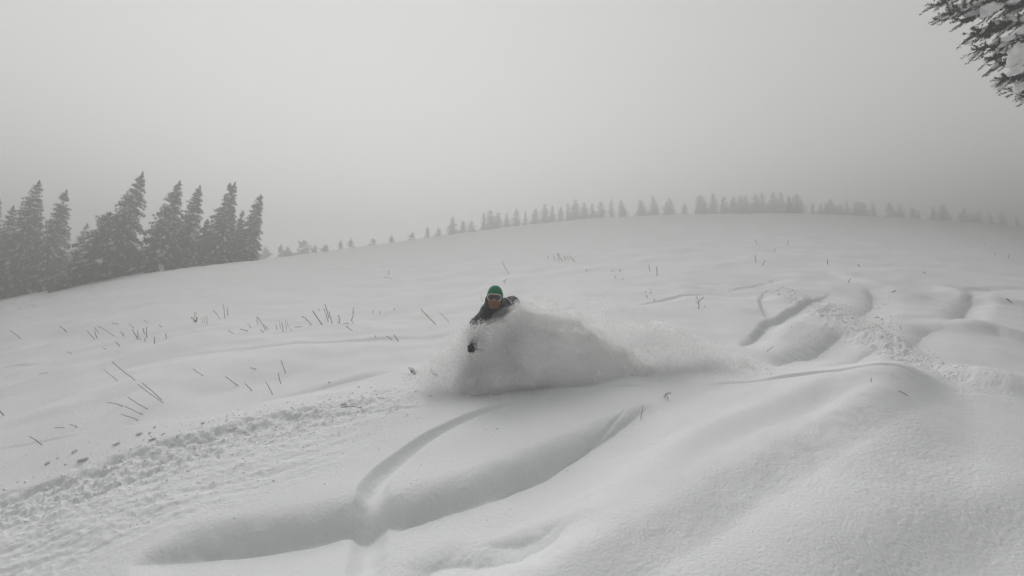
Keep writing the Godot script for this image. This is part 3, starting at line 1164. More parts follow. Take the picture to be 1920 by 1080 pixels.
	for s in [-1.0, 1.0]:
		var band := Shape.new()
		var sh: Vector3 = (j.ls if s > 0.0 else j.rs) as Vector3
		var m: Vector3 = sh.lerp(j.neck, 0.35)
		band.tube([m + back * 0.16 - spine * 0.05, m + back * 0.09 + spine * 0.075, m + spine * 0.105, m - back * 0.09 + spine * 0.05, m - back * 0.12 - spine * 0.08, m - back * 0.12 - spine * 0.22], [0.016, 0.018, 0.018, 0.018, 0.016, 0.012], 6)
		part("shoulder_strap", band.mesh(), material("black"), bag)
		var piping := Shape.new()
		piping.tube([m + across * 0.026 + back * 0.11 + spine * 0.06, m + across * 0.027 + spine * 0.112, m + across * 0.026 - back * 0.09 + spine * 0.06], [0.005, 0.005, 0.005], 5)
		part("piping", piping.mesh(), material("white_plastic"), bag)
	# gloves closed round the pole grips; boots
	var pole_dir := {"r": Vector3(0.45, -0.12, -0.88).normalized(), "l": Vector3(0.55, -0.55, -0.62).normalized()}
	for s in ["r", "l"]:
		var w: Vector3 = j[s + "w"]
		var aim: Vector3 = (w - j[s + "e"]).normalized()
		var grip: Vector3 = pole_dir[s]
		var out: Vector3 = (Vector3(0, EYE_Y, 0) - base - w).normalized()
		out = (out - grip * out.dot(grip)).normalized()
		var c: Vector3 = w + aim * 0.075
		var h := Field.new(c - Vector3.ONE * 0.15, c + Vector3.ONE * 0.15, 0.005)
		var black := Color(0.013, 0.013, 0.014)
		h.bone(w - aim * 0.03, w + aim * 0.025, 0.05, 0.044, black, 0.02)
		var palm: Vector3 = c - out * 0.005
		var lat := grip.cross(out).normalized()
		h.bone(w + aim * 0.02, palm - grip * 0.028 + lat * 0.03, 0.036, 0.026, black, 0.02)
		h.bone(palm - grip * 0.03 + lat * 0.03, palm + grip * 0.03 + lat * 0.03, 0.026, 0.026, black, 0.02)
		for k in 4:
			var y: float = -0.036 + 0.024 * k
			var long: float = [0.88, 1.0, 0.96, 0.8][k]
			var a: Vector3 = palm + grip * y + lat * 0.03 + out * 0.018
			var b: Vector3 = palm + grip * y + lat * 0.004 + out * 0.04 * long
			var d: Vector3 = palm + grip * y - lat * 0.026 * long + out * 0.022
			var e: Vector3 = palm + grip * y - lat * 0.022 * long - out * 0.006
			h.bone(a, b, 0.0125, 0.012, black, 0.005)
			h.bone(b, d, 0.012, 0.0115, black, 0.005)
			h.bone(d, e, 0.0115, 0.0105, black, 0.005)
		h.bone(palm - grip * 0.035 + lat * 0.02, palm - grip * 0.058 + out * 0.02, 0.016, 0.014, black, 0.01)
		h.bone(palm - grip * 0.058 + out * 0.02, palm - grip * 0.052 - lat * 0.024 + out * 0.03, 0.014, 0.012, black, 0.006)
		var glove := Shape.new()
		h.into(glove)
		part("glove", glove.mesh(), material("beard"), o)
		var frost := Shape.new()      # snow caught on the glove
		for k in 9:
			frost.lump(c + out * rng.randf_range(0.02, 0.05) + grip * rng.randf_range(-0.05, 0.05) + lat * rng.randf_range(-0.03, 0.05), Vector3(0.011, 0, 0), Vector3(0, 0.008, 0), Vector3(0, 0, 0.011), 4, 6, edge_noise, 0.6)
		part("caught_snow", frost.mesh(), material("lying_snow"), o).set_meta("kind", "stuff")
		var stick := thing("ski_pole", "ski pole in the skier's lower hand, in front of the plume" if s == "r" else "ski pole in the skier's far hand, inside the plume", "ski pole", base + palm)
		var grp := Shape.new()
		grp.tube([-grip * 0.085, -grip * 0.075, grip * 0.06], [0.017, 0.019, 0.014], 8)
		part("grip", grp.mesh(), material("black"), stick)
		var shaft := Shape.new()
		shaft.tube([grip * 0.06, grip * 0.98], [0.009, 0.006], 8)
		part("shaft", shaft.mesh(), material("alloy"), stick)
		var basket := Shape.new()
		basket.tube([grip * 0.90, grip * 0.906, grip * 0.915], [0.012, 0.045, 0.012], 12)
		part("basket", basket.mesh(), material("black"), stick)
		var an: Vector3 = j[s + "a"]
		var bf := Field.new(an - Vector3.ONE * 0.32, an + Vector3.ONE * 0.32, 0.012)
		var ahead := ski_dir(s)
		bf.bone(an + Vector3.UP * 0.12, an, 0.07, 0.062, Color.WHITE, 0.03)
		bf.bone(an - ahead * 0.06 - Vector3.UP * 0.05, an + ahead * 0.2 - Vector3.UP * 0.06, 0.055, 0.045, Color.WHITE, 0.04)
		var boot := Shape.new()
		bf.into(boot)
		part("ski_boot", boot.mesh(), material("leather"), o)
		make_ski(s, base + an - Vector3.UP * 0.11)


func ski_dir(s: String) -> Vector3:
	var a := on_snow(908, 704) if s == "r" else on_snow(940, 708)
	var b := on_snow(762, 703) if s == "r" else on_snow(818, 705)
	return (b - a).normalized()


func make_ski(s: String, at: Vector3) -> void:
	var o := thing("ski", "leading ski, its dark tip poking out of the snow ahead of the plume" if s == "r" else "trailing ski, its snow-dusted shovel just breaking the surface under the plume", "ski", at)
	var tip := (on_snow(766, 702) if s == "r" else on_snow(806, 704)) + Vector3.UP * (0.0 if s == "r" else -0.015)
	var d := tip - at
	var flat := d.normalized()
	var side := flat.cross(Vector3.UP).normalized()
	var up := side.cross(flat)
	var top := Shape.new()
	var edge := []
	for k in 25:
		var u := lerpf(-0.8, 1.0, k / 24.0)
		var w := 0.058 + 0.012 * absf(u)
		if u > 0.86:
			w *= sqrt(maxf(0.02, 1.0 - pow((u - 0.86) / 0.145, 2.0)))
		var lift := 0.0 if u < 0.78 else pow((u - 0.78) / 0.22, 2.0) * 0.075
		var c := d * u + up * (lift - 0.06 * (1.0 - smoothstep(0.6, 1.0, u)))
		edge.append([c - side * w, c + side * w])
	for k in 24:
		var th := up * 0.014
		var a: Array = edge[k]
		var b: Array = edge[k + 1]
		top.tri(a[0] + th, b[0] + th, b[1] + th)
		top.tri(a[0] + th, b[1] + th, a[1] + th)
		top.tri(a[0], b[1], b[0])
		top.tri(a[0], a[1], b[1])
		for e in 2:
			top.tri(a[e], b[e], b[e] + th)
			top.tri(a[e], b[e] + th, a[e] + th)
	part("board", top.mesh(), material("ski"), o)
	var bind := Shape.new()
	bind.tube([up * 0.0 - flat * 0.12 - up * 0.05, -up * 0.05 + flat * 0.22], [0.03, 0.03], 8)
	part("binding", bind.mesh(), material("alloy"), o)
	var dust := Shape.new()
	for k in 70:
		var u := rng.randf_range(0.72, 0.99)
		var lift := pow(maxf(0.0, u - 0.78) / 0.22, 2.0) * 0.075
		dust.lump(d * u + up * (lift + 0.016) + side * rng.randf_range(-0.05, 0.05), flat * rng.randf_range(0.008, 0.022), up * 0.006, side * rng.randf_range(0.006, 0.016), 4, 6, edge_noise, 0.5)
	part("caught_snow", dust.mesh(), material("lying_snow"), o).set_meta("kind", "stuff")


# ---- the plume of powder -----------------------------------------------------------------------------------------
func along(curve: Array, x: float) -> float:
	for k in curve.size() - 1:
		if x <= curve[k + 1][0]:
			return lerpf(curve[k][1], curve[k + 1][1], smoothstep(0.0, 1.0, clampf((x - curve[k][0]) / (curve[k + 1][0] - curve[k][0]), 0, 1)) * 0.5 + 0.5 * clampf((x - curve[k][0]) / (curve[k + 1][0] - curve[k][0]), 0, 1))
	return curve[curve.size() - 1][1]


func build_spray() -> void:
	var top := [[755, 708], [785, 688], [810, 662], [840, 640], [870, 624], [890, 612], [912, 599], [928, 592], [945, 583], [961, 573], [974, 564], [1005, 554], [1040, 549], [1080, 551], [1130, 561], [1180, 578], [1230, 598], [1290, 620], [1340, 640], [1400, 664], [1450, 694]]
	var low := [[755, 714], [800, 730], [850, 736], [1000, 732], [1150, 730], [1250, 738], [1320, 738], [1400, 726], [1450, 708]]
	var thick := [[755, 0.3], [800, 0.8], [850, 1.3], [885, 1.9], [910, 2.2], [960, 1.9], [1000, 0.5], [1100, 0.45], [1180, 0.6], [1250, 0.95], [1330, 0.85], [1400, 0.55], [1450, 0.15]]
	var puff := FastNoiseLite.new()
	puff.seed = 21
	puff.frequency = 2.4
	puff.fractal_octaves = 4
	var fleck := PackedVector3Array()
	var size := PackedFloat32Array()
	var tries := 0
	while tries < 1900000:
		tries += 1
		var x := rng.randf_range(755, 1450)
		var y0 := along(top, x)
		var y1 := along(low, x)
		var y := rng.randf_range(515, 742)
		if y > y1 + 4:
			continue
		var v := (y1 - y) / (y1 - y0)                 # 0 at the snow, 1 at the crest of the plume
		var z := spray_depth(x) + rng.randfn(0.0, 0.14) + v * 0.3
		var p := spot(x, y, z)
		var n := puff.get_noise_3d(p.x, p.y * 1.4, p.z)
		var near_body := smoothstep(1010.0, 970.0, x) * smoothstep(870.0, 900.0, x)
		var soft := smoothstep(lerpf(1.04, 1.01, near_body) + 0.2 * n, lerpf(0.72, 0.9, near_body) + 0.2 * n, v)
		if v > 1.0:
			soft = maxf(soft, 0.03 * smoothstep(1.3, 1.0, v))
		var dense := along(thick, x) * soft * (1.0 + 1.1 * n) * smoothstep(-0.06, 0.25, v)
		if rng.randf() * 3.6 > dense:
			continue
		fleck.append(p)
		size.append(rng.randf_range(0.0022, 0.0042) * (1.0 if rng.randf() > 0.02 else rng.randf_range(1.5, 2.6)))
	# loose crumbs at the tail of the plume and above the shoulder
	for k in 2600:
		var x := rng.randf_range(1180, 1450)
		var y := lerpf(along(top, x), along(low, x), pow(rng.randf(), 0.7)) + rng.randfn(0, 6)
		fleck.append(spot(x, y, spray_depth(x) + rng.randfn(0.0, 0.2)))
		size.append(rng.randf_range(0.004, 0.011))
	# the burst in front of the lower arm
	for k in 4200:
		fleck.append(spot(890 + rng.randfn(0, 15), 628 + rng.randfn(0, 11), 6.02 + rng.randfn(0, 0.05)))
		size.append(rng.randf_range(0.003, 0.006))
	# the hem, where it sweeps along the snow
	for k in 16000:
		var x := rng.randf_range(790, 1330)
		fleck.append(spot(x, along(low, x) + 6.0 + rng.randfn(0, 9), spray_depth(x) - 0.1 + rng.randfn(0.0, 0.1)))
		size.append(rng.randf_range(0.002, 0.0045))
	var w := Shape.new()
	var oct := [Vector3(1, 0, 0), Vector3(0, 1, 0), Vector3(-1, 0, 0), Vector3(0, -1, 0)]
	for k in 4:
		w.tri(oct[k], oct[(k + 1) % 4], Vector3(0, 0, 1))
		w.tri(oct[(k + 1) % 4], oct[k], Vector3(0, 0, -1))
	var o := Node3D.new()
	o.name = "powder_spray"
	o.position = spot(1000, 700, 6.2)
	o.set_meta("kind", "stuff")
	o.set_meta("label", "grey plume of powder snow thrown up in an arc around the skier")
	add_child(o)
	scatter("snow_grains", w.mesh(), material("grain"), fleck, size, "", o)
	# the dense heart of the plume, snow packed as thick as a drift
	var heart := Field.new(spot(770, 830, 6.35).min(spot(1350, 540, 6.9)) - o.position - Vector3(0, 0, 0.75), spot(1460, 540, 6.35).max(spot(770, 830, 6.35)) - o.position + Vector3(0, 0, 0.75), 0.042)
	heart.pad = 0.2
	var line := [[850, 730, 0.06], [890, 704, 0.19], [935, 674, 0.28], [1000, 656, 0.36], [1060, 656, 0.38], [1140, 690, 0.28], [1225, 718, 0.2], [1320, 738, 0.13], [1410, 748, 0.05]]
	for k in line.size() - 1:
		heart.bone(spot(line[k][0], line[k][1] + 8.0, 6.46) - o.position, spot(line[k + 1][0], line[k + 1][1] + 8.0, 6.46) - o.position, line[k][2], line[k + 1][2], Color.WHITE, 0.12)
	for k in line.size() - 1:
		heart.bone(spot(line[k][0], line[k][1] + 40.0, 6.34) - o.position, spot(line[k + 1][0], line[k + 1][1] + 40.0, 6.34) - o.position, line[k][2] * 0.8, line[k + 1][2] * 0.8, Color.WHITE, 0.12)
	heart.bone(spot(896, 664, 6.32) - o.position, spot(926, 628, 6.34) - o.position, 0.12, 0.17, Color.WHITE, 0.12)
	heart.bone(spot(926, 628, 6.34) - o.position, spot(978, 606, 6.42) - o.position, 0.17, 0.22, Color.WHITE, 0.12)
	heart.bone(spot(978, 606, 6.42) - o.position, spot(1060, 626, 6.6) - o.position, 0.22, 0.26, Color.WHITE, 0.12)
	heart.bone(spot(1060, 626, 6.6) - o.position, spot(1170, 672, 6.65) - o.position, 0.26, 0.14, Color.WHITE, 0.12)
	var mass := Shape.new()
	heart.into(mass, puff, 0.06, 1.1, -0.05)
	part("powder_mass", mass.mesh(), material("lying_snow"), o)
	# and the thinner veils of dust round it
	for k in 2:
		var veil := Shape.new()
		puff.seed = 31 + k
		heart.into(veil, puff, 0.08, 1.3, [-0.02, 0.012][k])
		part("powder_veil", veil.mesh(), material("veil"), o)


func spray_depth(x: float) -> float:
	return lerpf(6.3, 6.1, smoothstep(900.0, 1000.0, x)) + 0.35 * smoothstep(950.0, 1350.0, x)


func scatter(called: String, mesh: Mesh, m: Material, where: PackedVector3Array, size: PackedFloat32Array, label: String, parent: Node3D = null) -> void:
	var mm := MultiMesh.new()
	mm.transform_format = MultiMesh.TRANSFORM_3D
	mm.mesh = mesh
	mm.instance_count = where.size()
	for k in where.size():
		var b := Basis(Vector3(rng.randf() - 0.5, rng.randf() - 0.5, rng.randf() - 0.5).normalized(), rng.randf() * TAU).scaled(Vector3.ONE * size[k])
		mm.set_instance_transform(k, Transform3D(b, where[k] - (parent.position if parent else Vector3.ZERO)))
	var o := MultiMeshInstance3D.new()
	o.name = called
	o.multimesh = mm
	o.material_override = m
	o.set_meta("kind", "stuff")
	if parent:
		parent.add_child(o)
		return
	o.set_meta("label", label)
	add_child(o)


# ---- dead stems --------------------------------------------------------------------------------------------------
func stem(s: Shape, bx: float, by: float, tx: float, ty: float, thick: float, knots: int, off := Vector3.ZERO) -> void:
	var b := on_snow(bx, by)
	var rel := b - Vector3(0, EYE_Y, 0)
	var zc := -rel.z * cos(PITCH) + rel.y * sin(PITCH)
	var tip := spot(tx, ty, zc * rng.randf_range(0.985, 1.0))
	var d := tip - b
	var sag := Vector3(rng.randf_range(-0.07, 0.07), rng.randf_range(-0.03, 0.10), 0) * d.length()
	var r := thick * zc / FOCAL * 0.28
	var pts := []
	var rad := []
	var n := 6
	for k in n + 1:
		var u := k / float(n)
		pts.append(b - d.normalized() * 0.05 * (1.0 - u) + d * u + sag * sin(u * PI) + Vector3(rng.randf() - 0.5, rng.randf() - 0.5, rng.randf() - 0.5) * r * 0.8 - off)
		rad.append(r * lerpf(1.0, 0.75, u))
	s.tube(pts, rad, 5)
	for k in knots:
		var u := rng.randf_range(0.55, 1.0)
		var i := clampi(int(u * n), 0, n - 1)
		var p: Vector3 = pts[i].lerp(pts[i + 1], u * n - i)
		s.lump(p, d.normalized() * r * rng.randf_range(1.8, 3.2), Vector3(rng.randf() - 0.5, 0.2, rng.randf() - 0.5).normalized() * r * 1.5, Vector3(0.4, rng.randf(), 0.7).normalized() * r * 1.5, 4, 6, edge_noise, 0.5)


func build_stems() -> void:
	# single stems: base px, py, tip px, py, thickness in px, knots, label
	for q in [
		[254, 720, 210, 678, 2.2, 2, "long straight dead stem with a thick seed head, highest of the long stems at left"],
		[307, 757, 258, 720, 2.0, 1, "long dead stem below the seed-headed one, ending in a bent foot"],
		[302, 753, 267, 718, 2.4, 0, "long dark stem running parallel and close to the bent-footed one"],
		[220, 713, 194, 692, 1.6, 0, "faint thin stem left of the long seed-headed stem"],
		[278, 769, 239, 744, 2.2, 0, "uppermost of the four short stems leaning left above the churned snow"],
		[228, 766, 201, 755, 2.3, 0, "leftmost of the four short stems leaning left above the churned snow"],
		[269, 777, 234, 761, 2.2, 0, "third down of the four short stems leaning left above the churned snow"],
		[259, 786, 226, 776, 2.2, 1, "lowest of the four short stems, lying almost flat above the churned snow"],
		[78, 837, 55, 818, 2.4, 1, "lone dark stem low at the left, beside the start of the churned snow"],
		[8, 779, -1, 770, 3.2, 1, "thick dark stem stub at the left edge of the picture"],
		[143, 805, 131, 795, 2.4, 1, "hooked dry stem just above the churned band at left"],
		[118, 807, 103, 802, 2.0, 2, "small crumpled stem left of the hooked one above the churned band"],
		[382, 708, 362, 691, 2.0, 0, "slender stem standing alone midway between the left group and the three short stems"],
		[447, 718, 423, 706, 2.3, 0, "longest of the short stems under the middle tuft row, leaning far left"],
		[473, 726, 459, 719, 2.4, 0, "short thick stem lying low beside the longest of its group"],
		[479, 696, 469, 690, 2.2, 0, "short stem above the low lying pair, left of centre"],
		[511, 733, 498, 716, 2.2, 0, "steep stem at the lower right of the short stem group"],
		[536, 696, 527, 676, 2.2, 0, "steep thin stem at the top right of the short stem group"],
		[527, 712, 522, 699, 2.2, 0, "shortest steep stem in the short stem group"],
		[817, 607, 789, 579, 2.4, 1, "dark arching stem left of the skier's arm"],
		[841, 601, 824, 586, 1.4, 0, "faint thin stem between the arching stem and the skier"],
		[905, 568, 902, 552, 1.3, 0, "faint upright stem just left of the skier's hood"],
		[747, 636, 738, 627, 2.4, 0, "right one of two little arched stems left of the powder plume"],
		[735, 634, 724, 630, 2.2, 0, "left one of two little arched stems left of the powder plume"],
		[954, 511, 941, 490, 1.7, 0, "thin straight stem above the green beanie, leaning left"],
		[677, 766, 640, 764, 2.4, 1, "dark stem lying flat on the snow beside the end of the churned band"],
		[720, 753, 707, 745, 1.8, 0, "short stem poking from the crumbs right of the flat lying stem"],
		[1200, 777, 1206, 760, 2.0, 0, "thin stem standing at the upper end of the big track wall"],
		[1697, 769, 1713, 752, 2.2, 1, "stem leaning right on the crest of the right-hand drift"],
		[1637, 755, 1635, 746, 1.8, 0, "tiny stem on the drift left of the right-leaning stem"],
		[1440, 661, 1451, 650, 1.8, 1, "forked stem between the two old track walls at right"],
		[1218, 508, 1216, 496, 1.8, 0, "short upright stem left of the knotted one on the upper slope"],
		[1231, 520, 1231, 500, 2.2, 3, "knotted upright stem on the upper slope right of centre"],
		[1418, 492, 1416, 478, 2.0, 0, "upright stem with a foot of snow on the upper slope, left of its leaning twin"],
		[1430, 498, 1434, 489, 1.8, 0, "small right-leaning stem beside the upright one on the upper slope"],
		[1552, 494, 1552, 486, 2.2, 0, "short dark stub above the start of the old right-hand tracks"],
		[1590, 530, 1595, 522, 2.4, 0, "dark stub leaning on the ridge of the old right-hand track"],
		[1477, 459, 1478, 450, 1.5, 0, "faint stem high on the slope below the darkest ridge tree"],
		[1419, 459, 1415, 449, 1.4, 0, "faint leaning stem high on the slope, left of its neighbour under the ridge"],
		[1452, 472, 1454, 465, 1.4, 0, "faint stub on the high slope between the two faint stems"],
		[38, 634, 18, 619, 1.9, 0, "thin stem at the far left under the leftmost spruces"],
		[124, 623, 112, 612, 2.4, 1, "dark bent stem on the smooth snow below the gap in the tree row"],
		[216, 627, 183, 611, 1.8, 0, "longest stem of the loose group below the tallest spruce"],
		[178, 633, 163, 620, 1.8, 0, "leftmost stem of the loose group below the tallest spruce"],
		[183, 631, 178, 620, 2.2, 0, "dark steep stem between the first stems of the loose group below the tallest spruce"],
		[186, 622, 177, 613, 1.6, 0, "small top stem of the loose group below the tallest spruce"],
		[232, 629, 225, 622, 2.4, 0, "short thick stem right of the longest one in the loose group"],
		[225, 646, 217, 641, 2.4, 0, "short stem lying below the loose group"],
		[222, 607, 209, 606, 1.8, 0, "flat lying bit of stem above the loose group"],
		[88, 704, 71, 702, 1.6, 0, "pale flat stem on the smooth snow at left"],
		[438, 625, 427, 619, 2.0, 0, "short flat stem right of the frosted star-shaped tuft"],
		[463, 622, 450, 617, 2.2, 1, "curled stem with a lump of snow in the middle row of stems"],
		[470, 613, 464, 606, 1.6, 0, "faint stem above the curled one in the middle row"],
		[484, 606, 482, 593, 1.6, 0, "faint steep stem left of the leaning one in the middle row"],
		[499, 618, 483, 595, 2.0, 1, "long leaning stem in the middle row of stems"],
		[503, 614, 495, 609, 1.8, 0, "short stem crossing the foot of the long leaning one"],
		[494, 623, 488, 618, 2.2, 0, "lowest short stem of the middle row"],
		[567, 614, 551, 613, 1.6, 0, "flat stem at the left foot of the tall dark tuft"],
		[311, 633, 309, 625, 2.2, 0, "small upright stub right of the loose group"],
		[303, 614, 298, 609, 1.8, 0, "tiny leaning stem right above the small upright stub"],
		[133, 663, 126, 660, 1.6, 0, "tiny pale stem low on the smooth snow under the tree gap"],
		[198, 653, 193, 652, 2.0, 0, "tiny dark bit of stem below the loose group"],
	]:
		var s := Shape.new()
		var b := on_snow(q[0], q[1])
		stem(s, q[0], q[1], q[2], q[3], q[4], q[5], b)
		var o := part("dry_weed", s.mesh(), material("stem"), self)
		o.position = b
		tag(o, q[6], "dry weed", "dead stems poking out of the snow")
	# tufts, each of several stems
	for q in [
		["tall dark tuft of dead stems standing left of the skier", 610, 612, [[584, 612, 567, 593, 2.4, 2], [603, 612, 586, 583, 3.4, 0], [615, 606, 607, 579, 2.0, 1], [616, 599, 609, 570, 2.6, 1], [623, 610, 617, 584, 2.4, 3], [637, 611, 635, 591, 2.6, 2], [634, 611, 634, 602, 2.2, 0], [658, 602, 662, 577, 2.4, 1], [661, 624, 650, 612, 2.0, 1], [650, 612, 638, 609, 1.6, 0], [600, 583, 597, 580, 2.0, 0], [661, 612, 660, 602, 1.2, 0]]],
		["frosted star-shaped tuft of dead stems below the middle of the tree row", 366, 604, [[366, 605, 360, 596, 2.4, 1], [367, 606, 370, 595, 2.6, 1], [366, 604, 361, 603, 2.2, 0], [365, 606, 364, 584, 1.4, 0], [369, 606, 368, 584, 1.4, 0], [380, 606, 379, 594, 1.2, 0], [384, 606, 383, 595, 1.2, 0], [388, 608, 387, 592, 1.4, 0]]],
		["loose tuft of three thin upright stems above the frosted star-shaped tuft", 420, 592, [[406, 588, 400, 582, 2.0, 0], [412, 597, 405, 588, 1.3, 0], [422, 595, 419, 571, 1.6, 0], [428, 589, 426, 575, 2.0, 0]]],
		["small upright tuft with one dark stem left of the tall dark tuft", 530, 620, [[530, 621, 528, 604, 2.2, 0], [519, 615, 517, 608, 1.8, 0], [537, 618, 536, 601, 1.3, 0], [526, 613, 524, 601, 1.1, 0], [546, 619, 545, 617, 2.2, 0], [541, 614, 539, 604, 1.1, 0]]],
		["tuft of curved dark stems below the tallest pair of spruces", 262, 632, [[258, 633, 248, 618, 2.2, 1], [265, 634, 257, 630, 1.8, 1], [259, 628, 258, 619, 1.8, 0], [271, 624, 268, 615, 2.6, 0], [276, 632, 275, 612, 2.2, 0], [273, 638, 271, 634, 2.4, 0], [251, 613, 242, 608, 1.6, 0], [277, 604, 270, 600, 1.6, 0], [289, 643, 289, 632, 2.4, 0]]],
		["dense little tuft of dry stems on the upper slope above the skier", 1055, 492, [[1040, 491, 1037, 478, 1.6, 0], [1048, 492, 1045, 475, 1.8, 0], [1053, 490, 1047, 474, 2.0, 1], [1055, 491, 1052, 482, 1.6, 0], [1061, 490, 1058, 478, 1.8, 1], [1066, 491, 1062, 480, 1.5, 0], [1074, 492, 1067, 479, 1.6, 0], [1078, 494, 1073, 484, 1.3, 0], [1028, 486, 1026, 480, 1.6, 1]]],
		["branching dry plant shaped like a Y on the slope right of the plume", 1310, 580, [[1309, 581, 1310, 567, 2.4, 1], [1310, 570, 1306, 556, 1.8, 1], [1310, 571, 1317, 559, 2.0, 1], [1317, 564, 1319, 556, 1.6, 1], [1322, 579, 1320, 573, 1.5, 0], [1308, 574, 1304, 566, 1.4, 0]]],
		["small dry plant with bent drooping arms below the tail of the plume", 1250, 749, [[1246, 748, 1248, 738, 2.2, 0], [1252, 750, 1248, 739, 2.0, 0], [1243, 747, 1247, 741, 1.6, 0], [1248, 741, 1258, 735, 2.2, 1], [1252, 740, 1259, 738, 1.6, 1]]],
		["dark crumpled dry plant near the right edge beyond the old tracks", 1890, 568, [[1897, 572, 1886, 560, 2.6, 2], [1886, 562, 1879, 561, 2.4, 1], [1890, 564, 1895, 562, 2.0, 1]]],
		["small branched twig standing right above the green beanie", 946, 533, [[946, 534, 946, 527, 1.4, 1], [946, 530, 942, 526, 1.2, 1], [946, 530, 951, 523, 1.2, 1]]],
		["scatter of short twig tips on the slope right of the dense little tuft", 1155, 522, [[1155, 523, 1152, 517, 1.6, 1], [1164, 509, 1161, 505, 1.8, 1], [1100, 509, 1098, 506, 2.2, 1], [1149, 508, 1147, 506, 1.6, 0], [1168, 526, 1167, 521, 1.4, 0]]],
		["cluster of dark twig tips on the slope above the plume's right side", 1216, 556, [[1215, 557, 1212, 553, 1.8, 1], [1219, 551, 1222, 548, 1.8, 1], [1211, 549, 1209, 547, 1.6, 1], [1228, 563, 1225, 559, 2.0, 0], [1220, 545, 1219, 541, 1.3, 0]]],
		["pair of crossed faint twigs on the upper slope left of the skier", 728, 520, [[734, 525, 720, 520, 1.4, 0], [729, 514, 728, 506, 1.6, 0]]],
		["faint low twigs under the leftmost spruces, rising from smooth snow", 62, 574, [[60, 573, 57, 568, 1.3, 1], [66, 574, 62, 570, 1.3, 1], [40, 579, 34, 577, 1.1, 1], [52, 576, 46, 576, 1.0, 1]]],
		["three faint twig tips left of the arching stem near the plume", 715, 588, [[699, 588, 699, 582, 1.4, 0], [711, 588, 714, 583, 1.6, 0], [739, 582, 739, 577, 1.6, 0], [703, 634, 703, 629, 1.8, 0]]],
		["twig tips scattered high on the slope toward the right edge", 1890, 480, [[1890, 486, 1892, 478, 1.5, 1], [1848, 460, 1846, 456, 1.4, 1], [1866, 478, 1866, 474, 1.3, 0], [1734, 512, 1731, 510, 2.2, 0], [1612, 499, 1609, 496, 2.2, 1]]],
	]:
		var b := on_snow(q[1], q[2])
		var o := thing("dead_grass_tuft", q[0], "dry grass", b, "tufts of dead stems in the snow")
		for w in q[3]:
			var s := Shape.new()
			stem(s, w[0], w[1], w[2], w[3], w[4], w[5], b)
			part("stem", s.mesh(), material("stem"), o)


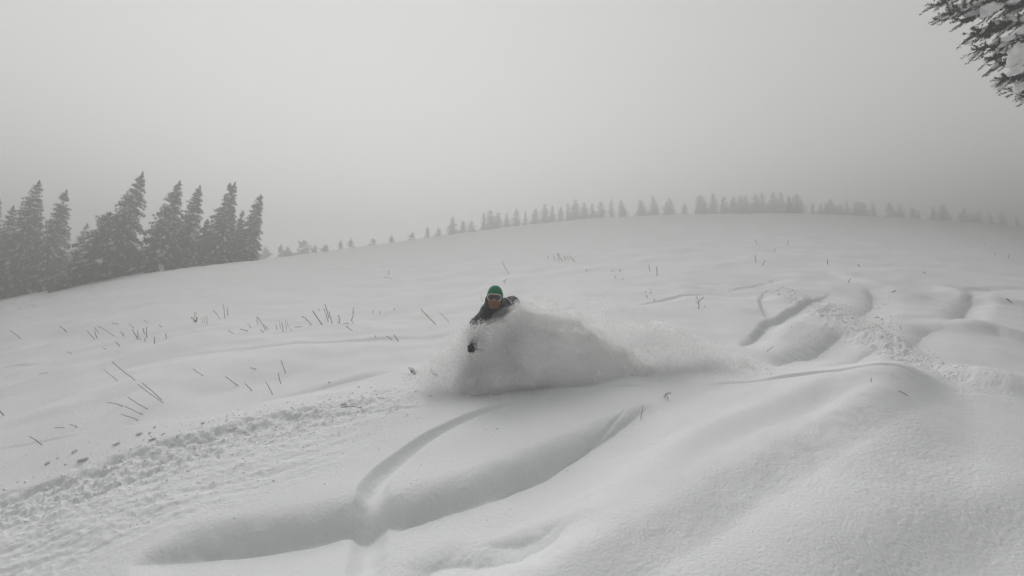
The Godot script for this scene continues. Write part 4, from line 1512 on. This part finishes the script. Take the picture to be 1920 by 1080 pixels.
# ---- lumps of thrown snow ----------------------------------------------------------------------------------------
func build_clods() -> void:
	var n := 0
	for q in [[438, 793, 13, 7], [262, 813, 8, 6], [288, 824, 9, 6], [220, 829, 9, 5], [157, 857, 15, 6], [228, 851, 6, 4], [333, 817, 5, 3], [376, 816, 8, 5], [380, 793, 6, 4], [290, 801, 4, 3], [280, 812, 4, 3], [140, 845, 8, 4], [90, 866, 8, 4], [460, 800, 6, 4], [305, 815, 4, 3], [645, 757, 8, 4], [806, 747, 7, 4], [930, 803, 4, 2], [804, 728, 3, 2], [1466, 537, 5, 4], [1596, 595, 4, 3], [1652, 598, 5, 4], [1642, 592, 6, 4], [1618, 602, 4, 3], [1696, 652, 5, 4], [1668, 664, 4, 3], [1765, 682, 6, 4], [1593, 583, 3, 2], [1723, 653, 4, 3], [1674, 548, 7, 3], [1460, 551, 4, 3], [1485, 545, 4, 3]]:
		n += 1
		var b := on_snow(q[0], q[1])
		var rel := b - Vector3(0, EYE_Y, 0)
		var k := (-rel.z * cos(PITCH) + rel.y * sin(PITCH)) / FOCAL * 0.6
		var s := Shape.new()
		s.lump(Vector3.ZERO, Vector3(q[2] * k, 0.01, 0), Vector3(0, q[3] * k * 0.75, 0.01), Vector3(0, 0.01, q[2] * k * 0.9), 8, 12, edge_noise, 0.55)
		for e in 2:
			s.lump(Vector3(rng.randf_range(-1, 1) * q[2] * k, 0, rng.randf_range(-1, 1) * q[2] * k), Vector3(q[2] * k * 0.6, 0, 0), Vector3(0, q[3] * k * 0.7, 0), Vector3(0, 0, q[2] * k * 0.6), 6, 9, edge_noise, 0.6)
		var o := part("snow_clod", s.mesh(), material("lying_snow"), self)
		o.position = b + Vector3.UP * q[3] * k * 0.12
		o.rotation.y = rng.randf() * 0.6
		var say := ""
		if n <= 19:
			say = "snow clod thrown out beside the left track, " + ordinal(n) + " of those listed from its broad upper edge"
		tag(o, say, "snow clod", "clods of thrown snow beside the tracks")
		o.set_meta("at", q[0])
	# name them by their place along each track
	for zone in [["the churned band at left", -100, 700], ["the smooth front snow", 700, 1000], ["the old tracks at right", 1000, 2000]]:
		var inside := []
		for o in get_children():
			if o.has_meta("at") and o.get_meta("at") > zone[1] and o.get_meta("at") <= zone[2]:
				inside.append(o)
		inside.sort_custom(func(a, b): return a.get_meta("at") < b.get_meta("at"))
		for k in inside.size():
			inside[k].set_meta("label", "lump of thrown snow, " + ordinal(k + 1) + " from the left along " + zone[0])
	# the crumbs nobody could count
	var where := PackedVector3Array()
	var size := PackedFloat32Array()
	for band in [
		[[[0, 945], [130, 900], [250, 862], [350, 832], [450, 802], [560, 778], [650, 757], [780, 738]], 34.0, 1000, 0.004, 0.016],
		[[[20, 1000], [250, 920], [450, 850], [620, 800], [700, 780]], 55.0, 600, 0.004, 0.010],
		[[[1340, 540], [1430, 532], [1475, 545], [1540, 580], [1600, 600], [1660, 635], [1720, 668], [1790, 705]], 14.0, 1500, 0.004, 0.015],
		[[[1520, 565], [1570, 585], [1620, 605], [1660, 610]], 22.0, 900, 0.004, 0.016],
		[[[1500, 640], [1540, 600], [1590, 590]], 22.0, 300, 0.004, 0.014],
		[[[1600, 540], [1650, 560], [1700, 560]], 16.0, 120, 0.005, 0.016],
		[[[760, 705], [830, 708], [900, 720], [960, 735]], 14.0, 300, 0.005, 0.016],
		[[[700, 900], [900, 850], [1100, 800]], 60.0, 60, 0.004, 0.01],
	]:
		var line: Array = band[0]
		for k in band[2]:
			var u := rng.randf() * (line.size() - 1)
			var i := int(u)
			var x: float = lerpf(line[i][0], line[i + 1][0], u - i) + rng.randfn(0, band[1] * 1.2)
			var y: float = lerpf(line[i][1], line[i + 1][1], u - i) + rng.randfn(0, band[1] * 0.55)
			var p := on_snow(x, y)
			var r: float = band[3] + (band[4] - band[3]) * pow(rng.randf(), 2.6)
			where.append(p + Vector3.UP * r * 0.02)
			size.append(r)
	var s := Shape.new()
	s.lump(Vector3.ZERO, Vector3(1.1, 0, 0), Vector3(0, 0.8, 0), Vector3(0, 0, 1), 5, 7, edge_noise, 0.7)
	scatter("snow_crumbs", s.mesh(), material("lying_snow"), where, size, "crumbs of broken snow strewn along the ski tracks")
